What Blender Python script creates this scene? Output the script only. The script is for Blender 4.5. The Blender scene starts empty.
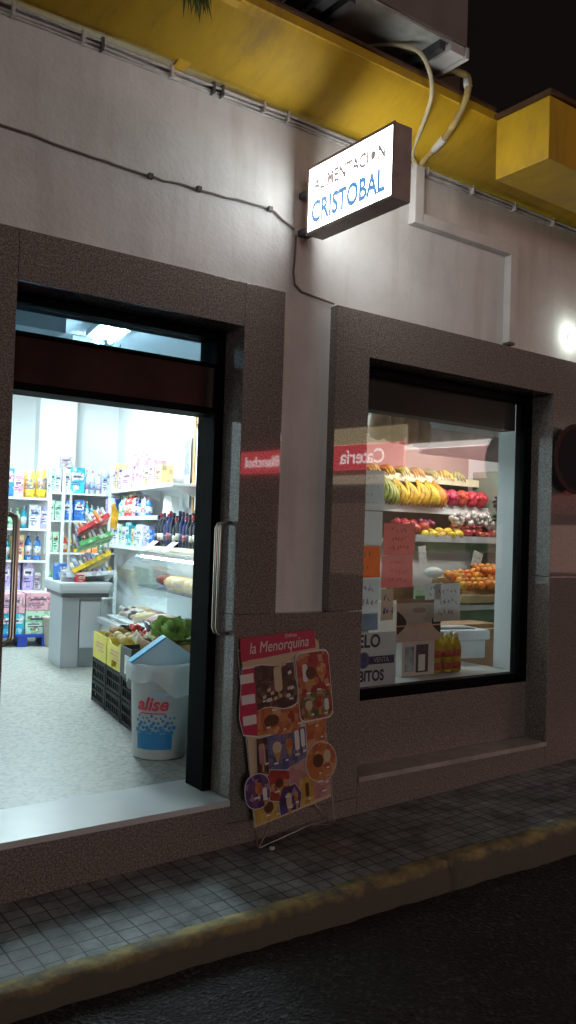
import bpy, bmesh, math, random
from mathutils import Vector, Matrix
random.seed(7)
R = math.radians
SC = bpy.context.scene
COL = SC.collection

# ------------------------------------------------------------------ camera, world, sun, exposure
def make_camera():
    yaw, pitch, roll, f = R(36.0), R(1.58), R(1.85), 840.0
    fw = Vector((math.sin(yaw)*math.cos(pitch), math.cos(yaw)*math.cos(pitch), math.sin(pitch)))
    rt = Vector((math.cos(yaw), -math.sin(yaw), 0.0))
    up = rt.cross(fw)
    rt2 = math.cos(roll)*rt + math.sin(roll)*up
    up2 = -math.sin(roll)*rt + math.cos(roll)*up
    m = Matrix((rt2, up2, -fw)).transposed().to_4x4()
    m.translation = Vector((0.0, -3.5, 1.52))
    cd = bpy.data.cameras.new('camera')
    cd.sensor_fit = 'VERTICAL'; cd.sensor_height = 24.0
    cd.lens = f/1024.0*24.0
    cd.clip_start = 0.05; cd.clip_end = 500.0
    o = bpy.data.objects.new('camera', cd); COL.objects.link(o)
    o.matrix_world = m
    SC.camera = o
make_camera()

world = bpy.data.worlds.new('World'); SC.world = world
world.use_nodes = True
wn = world.node_tree
bg = wn.nodes['Background']
sky = wn.nodes.new('ShaderNodeTexSky'); sky.sky_type = 'NISHITA'; sky.sun_disc = False
sky.sun_elevation = R(4); sky.sun_rotation = R(200)
wn.links.new(sky.outputs[0], bg.inputs[0])
bg.inputs[1].default_value = 0.0006            # night: the sky is all but black

sl = bpy.data.lights.new('sun', 'SUN'); sl.energy = 0.36; sl.angle = R(16); sl.color = (1.0, 0.90, 0.84)
so = bpy.data.objects.new('sun', sl); COL.objects.link(so)
so.rotation_euler = (R(86), 0, R(-20))         # weak warm street glow falling on the facade from behind the camera

vs = SC.view_settings
vs.view_transform = 'Standard'; vs.look = 'None'; vs.gamma = 1.0; vs.exposure = 0.0; vs.use_curve_mapping = False
SC.render.engine = 'CYCLES'
cy = SC.cycles
cy.use_denoising = True
cy.max_bounces = 10; cy.diffuse_bounces = 4; cy.glossy_bounces = 4; cy.transmission_bounces = 8; cy.transparent_max_bounces = 16
cy.sample_clamp_indirect = 6.0
cy.caustics_reflective = False; cy.caustics_refractive = False

# ------------------------------------------------------------------ materials
MATS = {}
def nodes_of(name):
    m = bpy.data.materials.new(name); m.use_nodes = True
    nt = m.node_tree
    return m, nt, nt.nodes['Principled BSDF']
def mat(name, col, rough=0.5, metal=0.0, var=0.0, vscale=6.0, bump=0.0, bscale=80.0, spec=0.5, coat=0.0, sss=0.0):
    """plain procedural material: colour, a little blotchy variation, a little bump"""
    if name in MATS: return MATS[name]
    m, nt, p = nodes_of(name)
    c = (col[0], col[1], col[2], 1.0)
    p.inputs['Base Color'].default_value = c
    p.inputs['Roughness'].default_value = rough
    p.inputs['Metallic'].default_value = metal
    p.inputs['Specular IOR Level'].default_value = spec
    p.inputs['Coat Weight'].default_value = coat
    tc = nt.nodes.new('ShaderNodeTexCoord')
    if var > 0:
        n = nt.nodes.new('ShaderNodeTexNoise'); n.inputs['Scale'].default_value = vscale; n.inputs['Detail'].default_value = 6
        nt.links.new(tc.outputs['Object'], n.inputs['Vector'])
        r = nt.nodes.new('ShaderNodeValToRGB')
        r.color_ramp.elements[0].position = 0.3; r.color_ramp.elements[1].position = 0.72
        a = 1-var
        r.color_ramp.elements[0].color = (col[0]*a, col[1]*a, col[2]*a, 1)
        r.color_ramp.elements[1].color = (min(1, col[0]*(1+var*.5)), min(1, col[1]*(1+var*.5)), min(1, col[2]*(1+var*.5)), 1)
        nt.links.new(n.outputs[0], r.inputs[0]); nt.links.new(r.outputs[0], p.inputs['Base Color'])
    if bump > 0:
        n2 = nt.nodes.new('ShaderNodeTexNoise'); n2.inputs['Scale'].default_value = bscale; n2.inputs['Detail'].default_value = 4
        nt.links.new(tc.outputs['Object'], n2.inputs['Vector'])
        b = nt.nodes.new('ShaderNodeBump'); b.inputs['Strength'].default_value = bump; b.inputs['Distance'].default_value = 0.01
        nt.links.new(n2.outputs[0], b.inputs['Height']); nt.links.new(b.outputs[0], p.inputs['Normal'])
    MATS[name] = m
    return m
def printed(name, cols, scale, rough=.42):
    """packaging print: small irregular patches of a few inks"""
    if name in MATS: return MATS[name]
    m, nt, p = nodes_of(name)
    tc = nt.nodes.new('ShaderNodeTexCoord'); oi = nt.nodes.new('ShaderNodeObjectInfo')
    ad = nt.nodes.new('ShaderNodeVectorMath'); ad.operation = 'ADD'
    cb = nt.nodes.new('ShaderNodeCombineXYZ'); ml = nt.nodes.new('ShaderNodeMath'); ml.operation = 'MULTIPLY'; ml.inputs[1].default_value = 37.0
    nt.links.new(oi.outputs['Random'], ml.inputs[0]); nt.links.new(ml.outputs[0], cb.inputs[0])
    nt.links.new(tc.outputs['Object'], ad.inputs[0]); nt.links.new(cb.outputs[0], ad.inputs[1])
    v = nt.nodes.new('ShaderNodeTexVoronoi'); v.inputs['Scale'].default_value = scale; v.distance = 'CHEBYCHEV'
    nt.links.new(ad.outputs[0], v.inputs['Vector'])
    sp = nt.nodes.new('ShaderNodeSeparateColor'); nt.links.new(v.outputs['Color'], sp.inputs[0])
    r = nt.nodes.new('ShaderNodeValToRGB'); r.color_ramp.interpolation = 'CONSTANT'
    e = r.color_ramp.elements
    for i, c in enumerate(cols):
        q = e[i] if i < 2 else e.new(i/len(cols))
        q.position = i/len(cols); q.color = (*c, 1)
    nt.links.new(sp.outputs[0], r.inputs[0]); nt.links.new(r.outputs[0], p.inputs['Base Color'])
    p.inputs['Roughness'].default_value = rough
    MATS[name] = m
    return m
def fruit(name, col, rough, dv=.35, spots=.3, scale=18):
    """peel or skin: every piece a little lighter, darker, redder than its neighbour, with blemishes"""
    if name in MATS: return MATS[name]
    m, nt, p = nodes_of(name)
    tc = nt.nodes.new('ShaderNodeTexCoord'); oi = nt.nodes.new('ShaderNodeObjectInfo')
    h = nt.nodes.new('ShaderNodeHueSaturation'); h.inputs['Color'].default_value = (*col, 1)
    m1 = nt.nodes.new('ShaderNodeMapRange'); m1.inputs['To Min'].default_value = 1-dv; m1.inputs['To Max'].default_value = 1+dv*.6
    m2 = nt.nodes.new('ShaderNodeMath'); m2.operation = 'MULTIPLY'; m2.inputs[1].default_value = 7.31
    fr = nt.nodes.new('ShaderNodeMath'); fr.operation = 'FRACT'
    m3 = nt.nodes.new('ShaderNodeMapRange'); m3.inputs['To Min'].default_value = .48; m3.inputs['To Max'].default_value = .525
    nt.links.new(oi.outputs['Random'], m1.inputs[0]); nt.links.new(m1.outputs[0], h.inputs['Value'])
    nt.links.new(oi.outputs['Random'], m2.inputs[0]); nt.links.new(m2.outputs[0], fr.inputs[0]); nt.links.new(fr.outputs[0], m3.inputs[0]); nt.links.new(m3.outputs[0], h.inputs['Hue'])
    n = nt.nodes.new('ShaderNodeTexNoise'); n.inputs['Scale'].default_value = scale; n.inputs['Detail'].default_value = 6
    nt.links.new(tc.outputs['Object'], n.inputs['Vector'])
    r = nt.nodes.new('ShaderNodeValToRGB'); r.color_ramp.elements[0].position = .32; r.color_ramp.elements[0].color = (1-spots, 1-spots, 1-spots, 1); r.color_ramp.elements[1].position = .55
    mx = nt.nodes.new('ShaderNodeMix'); mx.data_type = 'RGBA'; mx.blend_type = 'MULTIPLY'; mx.inputs[0].default_value = 1
    nt.links.new(n.outputs[0], r.inputs[0]); nt.links.new(h.outputs[0], mx.inputs[6]); nt.links.new(r.outputs[0], mx.inputs[7]); nt.links.new(mx.outputs[2], p.inputs['Base Color'])
    p.inputs['Roughness'].default_value = rough
    MATS[name] = m
    return m
def emit(name, col, strength):
    if name in MATS: return MATS[name]
    m, nt, p = nodes_of(name)
    p.inputs['Base Color'].default_value = (0.8, 0.8, 0.8, 1)
    p.inputs['Emission Color'].default_value = (*col, 1); p.inputs['Emission Strength'].default_value = strength
    MATS[name] = m
    return m
def glass(name, tint=(0.93, 0.97, 0.96), ior=1.5, smear=0.0, dirt=0.0):
    """thin pane: mostly clear, mirror reflection by Fresnel, optional film of dirt"""
    m = bpy.data.materials.new(name); m.use_nodes = True
    nt = m.node_tree; nt.nodes.clear()
    out = nt.nodes.new('ShaderNodeOutputMaterial')
    tr = nt.nodes.new('ShaderNodeBsdfTransparent'); tr.inputs[0].default_value = (*tint, 1)
    gl = nt.nodes.new('ShaderNodeBsdfAnisotropic'); gl.inputs['Roughness'].default_value = smear
    lw = nt.nodes.new('ShaderNodeLayerWeight'); lw.inputs[0].default_value = .5      # Schlick, the same from both sides of the pane
    pw = nt.nodes.new('ShaderNodeMath'); pw.operation = 'POWER'; pw.inputs[1].default_value = 5.0
    f0 = ((ior-1)/(ior+1))**2
    mul = nt.nodes.new('ShaderNodeMath'); mul.operation = 'MULTIPLY_ADD'; mul.inputs[1].default_value = 1-f0; mul.inputs[2].default_value = f0; mul.use_clamp = True
    mx = nt.nodes.new('ShaderNodeMixShader')
    nt.links.new(lw.outputs['Facing'], pw.inputs[0]); nt.links.new(pw.outputs[0], mul.inputs[0]); nt.links.new(mul.outputs[0], mx.inputs[0])
    nt.links.new(tr.outputs[0], mx.inputs[1]); nt.links.new(gl.outputs[0], mx.inputs[2])
    last = mx
    if dirt > 0:
        df = nt.nodes.new('ShaderNodeBsdfDiffuse'); df.inputs[0].default_value = (.55, .52, .48, 1)
        tc = nt.nodes.new('ShaderNodeTexCoord')
        n = nt.nodes.new('ShaderNodeTexNoise'); n.inputs['Scale'].default_value = 3.0; n.inputs['Detail'].default_value = 7
        nt.links.new(tc.outputs['Object'], n.inputs['Vector'])
        mr = nt.nodes.new('ShaderNodeMapRange'); mr.inputs['From Min'].default_value = .35; mr.inputs['From Max'].default_value = .8
        mr.inputs['To Min'].default_value = dirt*.3; mr.inputs['To Max'].default_value = dirt
        nt.links.new(n.outputs[0], mr.inputs[0])
        m2 = nt.nodes.new('ShaderNodeMixShader')
        nt.links.new(mr.outputs[0], m2.inputs[0]); nt.links.new(mx.outputs[0], m2.inputs[1]); nt.links.new(df.outputs[0], m2.inputs[2])
        last = m2
    nt.links.new(last.outputs[0], out.inputs[0])
    return m
def granite():
    m, nt, p = nodes_of('granite')
    tc = nt.nodes.new('ShaderNodeTexCoord')
    v = nt.nodes.new('ShaderNodeTexVoronoi'); v.inputs['Scale'].default_value = 230
    n = nt.nodes.new('ShaderNodeTexNoise'); n.inputs['Scale'].default_value = 130; n.inputs['Detail'].default_value = 6; n.inputs['Roughness'].default_value = .6
    big = nt.nodes.new('ShaderNodeTexNoise'); big.inputs['Scale'].default_value = 2.2; big.inputs['Detail'].default_value = 5
    for t in (v, n, big): nt.links.new(tc.outputs['Object'], t.inputs['Vector'])
    r1 = nt.nodes.new('ShaderNodeValToRGB')
    e = r1.color_ramp.elements
    e[0].position = .36; e[0].color = (.115, .106, .10, 1)
    e[1].position = .66; e[1].color = (.40, .368, .345, 1)
    x = e.new(.5); x.color = (.24, .208, .19, 1)
    nt.links.new(n.outputs[0], r1.inputs[0])
    r2 = nt.nodes.new('ShaderNodeValToRGB')
    r2.color_ramp.elements[0].color = (.62, .60, .60, 1); r2.color_ramp.elements[1].color = (1.25, 1.2, 1.2, 1)
    sep = nt.nodes.new('ShaderNodeSeparateColor'); nt.links.new(v.outputs['Color'], sep.inputs[0]); nt.links.new(sep.outputs[0], r2.inputs[0])
    mx = nt.nodes.new('ShaderNodeMix'); mx.data_type = 'RGBA'; mx.blend_type = 'MULTIPLY'; mx.inputs[0].default_value = .8
    nt.links.new(r1.outputs[0], mx.inputs[6]); nt.links.new(r2.outputs[0], mx.inputs[7])
    nt.links.new(mx.outputs[2], p.inputs['Base Color'])
    mr = nt.nodes.new('ShaderNodeMapRange'); mr.inputs['To Min'].default_value = .012; mr.inputs['To Max'].default_value = .06
    mr.inputs['From Min'].default_value = .4; mr.inputs['From Max'].default_value = .75
    nt.links.new(big.outputs[0], mr.inputs[0]); nt.links.new(mr.outputs[0], p.inputs['Roughness'])
    p.inputs['Specular IOR Level'].default_value = .62
    # slabs are a little wavy, so mirror images break up
    b = nt.nodes.new('ShaderNodeBump'); b.inputs['Strength'].default_value = .006; b.inputs['Distance'].default_value = .02
    nt.links.new(big.outputs[0], b.inputs['Height']); nt.links.new(b.outputs[0], p.inputs['Normal'])
    MATS['granite'] = m
    return m
def stucco():
    m, nt, p = nodes_of('stucco')
    tc = nt.nodes.new('ShaderNodeTexCoord')
    n = nt.nodes.new('ShaderNodeTexNoise'); n.inputs['Scale'].default_value = 1.3; n.inputs['Detail'].default_value = 9; n.inputs['Roughness'].default_value = .65
    g = nt.nodes.new('ShaderNodeTexNoise'); g.inputs['Scale'].default_value = 70; g.inputs['Detail'].default_value = 5
    g2 = nt.nodes.new('ShaderNodeTexVoronoi'); g2.inputs['Scale'].default_value = 45; g2.feature = 'SMOOTH_F1'
    mp = nt.nodes.new('ShaderNodeMapping'); mp.inputs['Scale'].default_value = (6, 1, .6)
    st = nt.nodes.new('ShaderNodeTexNoise'); st.inputs['Scale'].default_value = 1.6; st.inputs['Detail'].default_value = 6
    nt.links.new(tc.outputs['Object'], mp.inputs[0]); nt.links.new(mp.outputs[0], st.inputs['Vector'])
    for t in (n, g, g2): nt.links.new(tc.outputs['Object'], t.inputs['Vector'])
    r = nt.nodes.new('ShaderNodeValToRGB')
    r.color_ramp.elements[0].position = .28; r.color_ramp.elements[0].color = (.56, .545, .53, 1)
    r.color_ramp.elements[1].position = .6; r.color_ramp.elements[1].color = (.76, .745, .735, 1)
    nt.links.new(n.outputs[0], r.inputs[0])
    r2 = nt.nodes.new('ShaderNodeValToRGB')
    r2.color_ramp.elements[0].position = .3; r2.color_ramp.elements[0].color = (.8, .77, .74, 1)
    r2.color_ramp.elements[1].position = .5; r2.color_ramp.elements[1].color = (1, 1, 1, 1)
    nt.links.new(st.outputs[0], r2.inputs[0])
    mx = nt.nodes.new('ShaderNodeMix'); mx.data_type = 'RGBA'; mx.blend_type = 'MULTIPLY'; mx.inputs[0].default_value = .55
    nt.links.new(r.outputs[0], mx.inputs[6]); nt.links.new(r2.outputs[0], mx.inputs[7])
    nt.links.new(mx.outputs[2], p.inputs['Base Color'])
    p.inputs['Roughness'].default_value = .9
    ad = nt.nodes.new('ShaderNodeMath'); ad.operation = 'ADD'
    nt.links.new(g.outputs[0], ad.inputs[0]); nt.links.new(g2.outputs[0], ad.inputs[1])
    b = nt.nodes.new('ShaderNodeBump'); b.inputs['Strength'].default_value = .28; b.inputs['Distance'].default_value = .005
    nt.links.new(ad.outputs[0], b.inputs['Height']); nt.links.new(b.outputs[0], p.inputs['Normal'])
    MATS['stucco'] = m
    return m
def tiles_mat():
    m, nt, p = nodes_of('pavement_tiles')
    tc = nt.nodes.new('ShaderNodeTexCoord')
    br = nt.nodes.new('ShaderNodeTexBrick'); br.offset = 0.0; br.squash = 1.0
    br.inputs['Scale'].default_value = 1.0; br.inputs['Brick Width'].default_value = .08; br.inputs['Row Height'].default_value = .08
    br.inputs['Mortar Size'].default_value = .0034; br.inputs['Mortar Smooth'].default_value = .3
    br.inputs['Color1'].default_value = (.29, .31, .315, 1); br.inputs['Color2'].default_value = (.38, .405, .41, 1)
    br.inputs['Mortar'].default_value = (.06, .06, .06, 1)
    br2 = nt.nodes.new('ShaderNodeTexBrick'); br2.offset = 0.0
    br2.inputs['Scale'].default_value = 1.0; br2.inputs['Brick Width'].default_value = .24; br2.inputs['Row Height'].default_value = .24
    br2.inputs['Mortar Size'].default_value = .004; br2.inputs['Color1'].default_value = (.8, .8, .8, 1); br2.inputs['Color2'].default_value = (1.1, 1.1, 1.1, 1)
    br2.inputs['Mortar'].default_value = (.62, .62, .62, 1)
    n = nt.nodes.new('ShaderNodeTexNoise'); n.inputs['Scale'].default_value = 5; n.inputs['Detail'].default_value = 9; n.inputs['Roughness'].default_value = .7
    wob = nt.nodes.new('ShaderNodeTexNoise'); wob.inputs['Scale'].default_value = 4
    va = nt.nodes.new('ShaderNodeMix'); va.data_type = 'RGBA'; va.blend_type = 'LINEAR_LIGHT'; va.inputs[0].default_value = .012
    nt.links.new(tc.outputs['Object'], wob.inputs['Vector'])
    nt.links.new(tc.outputs['Object'], va.inputs[6]); nt.links.new(wob.outputs['Color'], va.inputs[7])
    nt.links.new(va.outputs[2], br.inputs['Vector']); nt.links.new(va.outputs[2], br2.inputs['Vector']); nt.links.new(tc.outputs['Object'], n.inputs['Vector'])
    r = nt.nodes.new('ShaderNodeValToRGB')
    r.color_ramp.elements[0].position = .34; r.color_ramp.elements[0].color = (.30, .30, .30, 1)
    r.color_ramp.elements[1].position = .64; r.color_ramp.elements[1].color = (1.15, 1.15, 1.15, 1)
    nt.links.new(n.outputs[0], r.inputs[0])
    mx = nt.nodes.new('ShaderNodeMix'); mx.data_type = 'RGBA'; mx.blend_type = 'MULTIPLY'; mx.inputs[0].default_value = 1
    mx2 = nt.nodes.new('ShaderNodeMix'); mx2.data_type = 'RGBA'; mx2.blend_type = 'MULTIPLY'; mx2.inputs[0].default_value = 1
    nt.links.new(br.outputs[0], mx.inputs[6]); nt.links.new(br2.outputs[0], mx.inputs[7])
    nt.links.new(mx.outputs[2], mx2.inputs[6]); nt.links.new(r.outputs[0], mx2.inputs[7])
    nt.links.new(mx2.outputs[2], p.inputs['Base Color'])
    p.inputs['Roughness'].default_value = .62
    b = nt.nodes.new('ShaderNodeBump'); b.inputs['Strength'].default_value = .9; b.inputs['Distance'].default_value = .006; b.invert = True
    ad = nt.nodes.new('ShaderNodeMath'); ad.operation = 'MULTIPLY_ADD'; ad.inputs[1].default_value = -.5
    nt.links.new(n.outputs[0], ad.inputs[0]); nt.links.new(br.outputs['Fac'], ad.inputs[2])
    nt.links.new(ad.outputs[0], b.inputs['Height']); nt.links.new(b.outputs[0], p.inputs['Normal'])
    return m
def terrazzo():
    m, nt, p = nodes_of('terrazzo')
    tc = nt.nodes.new('ShaderNodeTexCoord')
    v = nt.nodes.new('ShaderNodeTexVoronoi'); v.inputs['Scale'].default_value = 48
    v2 = nt.nodes.new('ShaderNodeTexVoronoi'); v2.inputs['Scale'].default_value = 110
    n = nt.nodes.new('ShaderNodeTexNoise'); n.inputs['Scale'].default_value = 3
    for t in (v, v2, n): nt.links.new(tc.outputs['Object'], t.inputs['Vector'])
    sep = nt.nodes.new('ShaderNodeSeparateColor'); nt.links.new(v.outputs['Color'], sep.inputs[0])
    r = nt.nodes.new('ShaderNodeValToRGB'); r.color_ramp.interpolation = 'CONSTANT'
    e = r.color_ramp.elements
    e[0].position = 0; e[0].color = (.15, .15, .13, 1)
    e[1].position = .22; e[1].color = (.32, .32, .28, 1)
    x = e.new(.6); x.color = (.40, .40, .36, 1)
    x = e.new(.85); x.color = (.26, .24, .20, 1)
    nt.links.new(sep.outputs[0], r.inputs[0])
    mx = nt.nodes.new('ShaderNodeMix'); mx.data_type = 'RGBA'; mx.inputs[0].default_value = .45
    mx.inputs[7].default_value = (.34, .34, .31, 1)
    nt.links.new(r.outputs[0], mx.inputs[6]); nt.links.new(mx.outputs[2], p.inputs['Base Color'])
    p.inputs['Roughness'].default_value = .38
    return m
def asphalt():
    m, nt, p = nodes_of('asphalt')
    tc = nt.nodes.new('ShaderNodeTexCoord')
    v = nt.nodes.new('ShaderNodeTexVoronoi'); v.inputs['Scale'].default_value = 70
    n = nt.nodes.new('ShaderNodeTexNoise'); n.inputs['Scale'].default_value = 40; n.inputs['Detail'].default_value = 8
    big = nt.nodes.new('ShaderNodeTexNoise'); big.inputs['Scale'].default_value = 2.5; big.inputs['Detail'].default_value = 8
    for t in (v, n, big): nt.links.new(tc.outputs['Object'], t.inputs['Vector'])
    sep = nt.nodes.new('ShaderNodeSeparateColor'); nt.links.new(v.outputs['Color'], sep.inputs[0])
    r = nt.nodes.new('ShaderNodeValToRGB')
    e = r.color_ramp.elements
    e[0].position = 0; e[0].color = (.028, .028, .028, 1)
    e[1].position = 1; e[1].color = (.14, .14, .135, 1)
    x = e.new(.8); x.color = (.06, .06, .06, 1)
    nt.links.new(sep.outputs[0], r.inputs[0])
    r2 = nt.nodes.new('ShaderNodeValToRGB'); r2.color_ramp.elements[0].position = .35; r2.color_ramp.elements[0].color = (.4, .4, .4, 1)
    nt.links.new(big.outputs[0], r2.inputs[0])
    mx = nt.nodes.new('ShaderNodeMix'); mx.data_type = 'RGBA'; mx.blend_type = 'MULTIPLY'; mx.inputs[0].default_value = 1
    nt.links.new(r.outputs[0], mx.inputs[6]); nt.links.new(r2.outputs[0], mx.inputs[7]); nt.links.new(mx.outputs[2], p.inputs['Base Color'])
    p.inputs['Roughness'].default_value = .85
    b = nt.nodes.new('ShaderNodeBump'); b.inputs['Strength'].default_value = 1; b.inputs['Distance'].default_value = .012
    ad = nt.nodes.new('ShaderNodeMath'); ad.operation = 'ADD'
    nt.links.new(v.outputs['Distance'], ad.inputs[0]); nt.links.new(n.outputs[0], ad.inputs[1])
    nt.links.new(ad.outputs[0], b.inputs['Height']); nt.links.new(b.outputs[0], p.inputs['Normal'])
    return m
def kerb_mat():
    m, nt, p = nodes_of('kerb_stone')
    tc = nt.nodes.new('ShaderNodeTexCoord')
    n = nt.nodes.new('ShaderNodeTexNoise'); n.inputs['Scale'].default_value = 7; n.inputs['Detail'].default_value = 10; n.inputs['Roughness'].default_value = .7
    n2 = nt.nodes.new('ShaderNodeTexNoise'); n2.inputs['Scale'].default_value = 30; n2.inputs['Detail'].default_value = 6
    for t in (n, n2): nt.links.new(tc.outputs['Object'], t.inputs['Vector'])
    r = nt.nodes.new('ShaderNodeValToRGB')
    e = r.color_ramp.elements
    e[0].position = .34; e[0].color = (.20, .19, .16, 1)
    e[1].position = .56; e[1].color = (.58, .45, .17, 1)
    x = e.new(.46); x.color = (.42, .34, .17, 1)
    # lower face darker: road dirt and worn-off paint, with shade painted in too
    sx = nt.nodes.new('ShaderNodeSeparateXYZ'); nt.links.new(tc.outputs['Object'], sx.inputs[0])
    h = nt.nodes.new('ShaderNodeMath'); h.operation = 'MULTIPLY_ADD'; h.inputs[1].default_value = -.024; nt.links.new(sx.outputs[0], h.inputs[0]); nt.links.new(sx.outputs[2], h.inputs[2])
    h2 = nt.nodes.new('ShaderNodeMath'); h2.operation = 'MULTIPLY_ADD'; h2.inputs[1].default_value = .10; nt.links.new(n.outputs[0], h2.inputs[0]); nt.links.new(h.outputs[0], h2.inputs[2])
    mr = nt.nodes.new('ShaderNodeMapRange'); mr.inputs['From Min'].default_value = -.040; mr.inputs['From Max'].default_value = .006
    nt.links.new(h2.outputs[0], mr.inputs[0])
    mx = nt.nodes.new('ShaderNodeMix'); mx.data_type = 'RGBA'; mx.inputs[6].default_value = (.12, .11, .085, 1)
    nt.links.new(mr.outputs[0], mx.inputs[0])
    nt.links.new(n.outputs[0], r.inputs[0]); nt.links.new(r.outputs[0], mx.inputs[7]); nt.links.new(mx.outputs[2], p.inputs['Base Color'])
    p.inputs['Roughness'].default_value = .85
    b = nt.nodes.new('ShaderNodeBump'); b.inputs['Strength'].default_value = .8; b.inputs['Distance'].default_value = .01
    nt.links.new(n2.outputs[0], b.inputs['Height']); nt.links.new(b.outputs[0], p.inputs['Normal'])
    return m

GRAN = granite(); STUC = stucco()
BLACK = mat('black_aluminium', (.004, .004, .0045), .6, .0, spec=.03)
BROWNP = mat('brown_panel', (.055, .026, .022), .25, 0, .35, 4)
STEEL = mat('brushed_steel', (.55, .5, .45), .28, 1.0)
def weathered(name, c1, c2, rough):
    m, nt, p = nodes_of(name)
    tc = nt.nodes.new('ShaderNodeTexCoord'); mp = nt.nodes.new('ShaderNodeMapping'); mp.inputs['Scale'].default_value = (7, 2.5, 1.2)
    n = nt.nodes.new('ShaderNodeTexNoise'); n.inputs['Scale'].default_value = 1.4; n.inputs['Detail'].default_value = 10; n.inputs['Roughness'].default_value = .72
    n2 = nt.nodes.new('ShaderNodeTexNoise'); n2.inputs['Scale'].default_value = 2.2; n2.inputs['Detail'].default_value = 8
    nt.links.new(tc.outputs['Object'], mp.inputs[0]); nt.links.new(mp.outputs[0], n.inputs['Vector']); nt.links.new(tc.outputs['Object'], n2.inputs['Vector'])
    ml = nt.nodes.new('ShaderNodeMath'); ml.operation = 'MULTIPLY'; nt.links.new(n.outputs[0], ml.inputs[0]); nt.links.new(n2.outputs[0], ml.inputs[1])
    r = nt.nodes.new('ShaderNodeValToRGB'); e = r.color_ramp.elements
    e[0].position = .13; e[0].color = (*c2, 1); e[1].position = .30; e[1].color = (*c1, 1)
    x = e.new(.20); x.color = (c1[0]*.86, c1[1]*.84, c1[2]*.95, 1)
    nt.links.new(ml.outputs[0], r.inputs[0]); nt.links.new(r.outputs[0], p.inputs['Base Color'])
    p.inputs['Roughness'].default_value = rough
    b = nt.nodes.new('ShaderNodeBump'); b.inputs['Strength'].default_value = .35; b.inputs['Distance'].default_value = .01
    nt.links.new(n2.outputs[0], b.inputs['Height']); nt.links.new(b.outputs[0], p.inputs['Normal'])
    MATS[name] = m
    return m
YEL = weathered('yellow_paint', (.70, .43, .018), (.42, .26, .04), .65)
WHITEP = mat('white_wall_paint', (.80, .81, .81), .7, 0, .04, 2)
WHITE = mat('white_plastic', (.78, .78, .77), .4)
MARB = mat('white_marble', (.68, .70, .71), .3, 0, .12, 3)
GREY = mat('grey_laminate', (.36, .39, .42), .45)
GREYD = mat('dark_grey', (.08, .085, .09), .5)
TRUNK = mat('painted_trunking', (.66, .64, .63), .6, 0, .15, 5)
SHELF = mat('shelf_white', (.74, .75, .75), .4)
CARD = mat('cardboard', (.36, .22, .12), .8, 0, .15, 9)
WOOD = mat('wood', (.42, .22, .09), .5, 0, .3, 6)
CREAM = mat('cream_board', (.72, .64, .45), .5)
CRATEB = mat('black_crate', (.008, .008, .009), .6, spec=.15)
PLAST = mat('clear_bag', (.80, .82, .82), .3)

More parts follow.
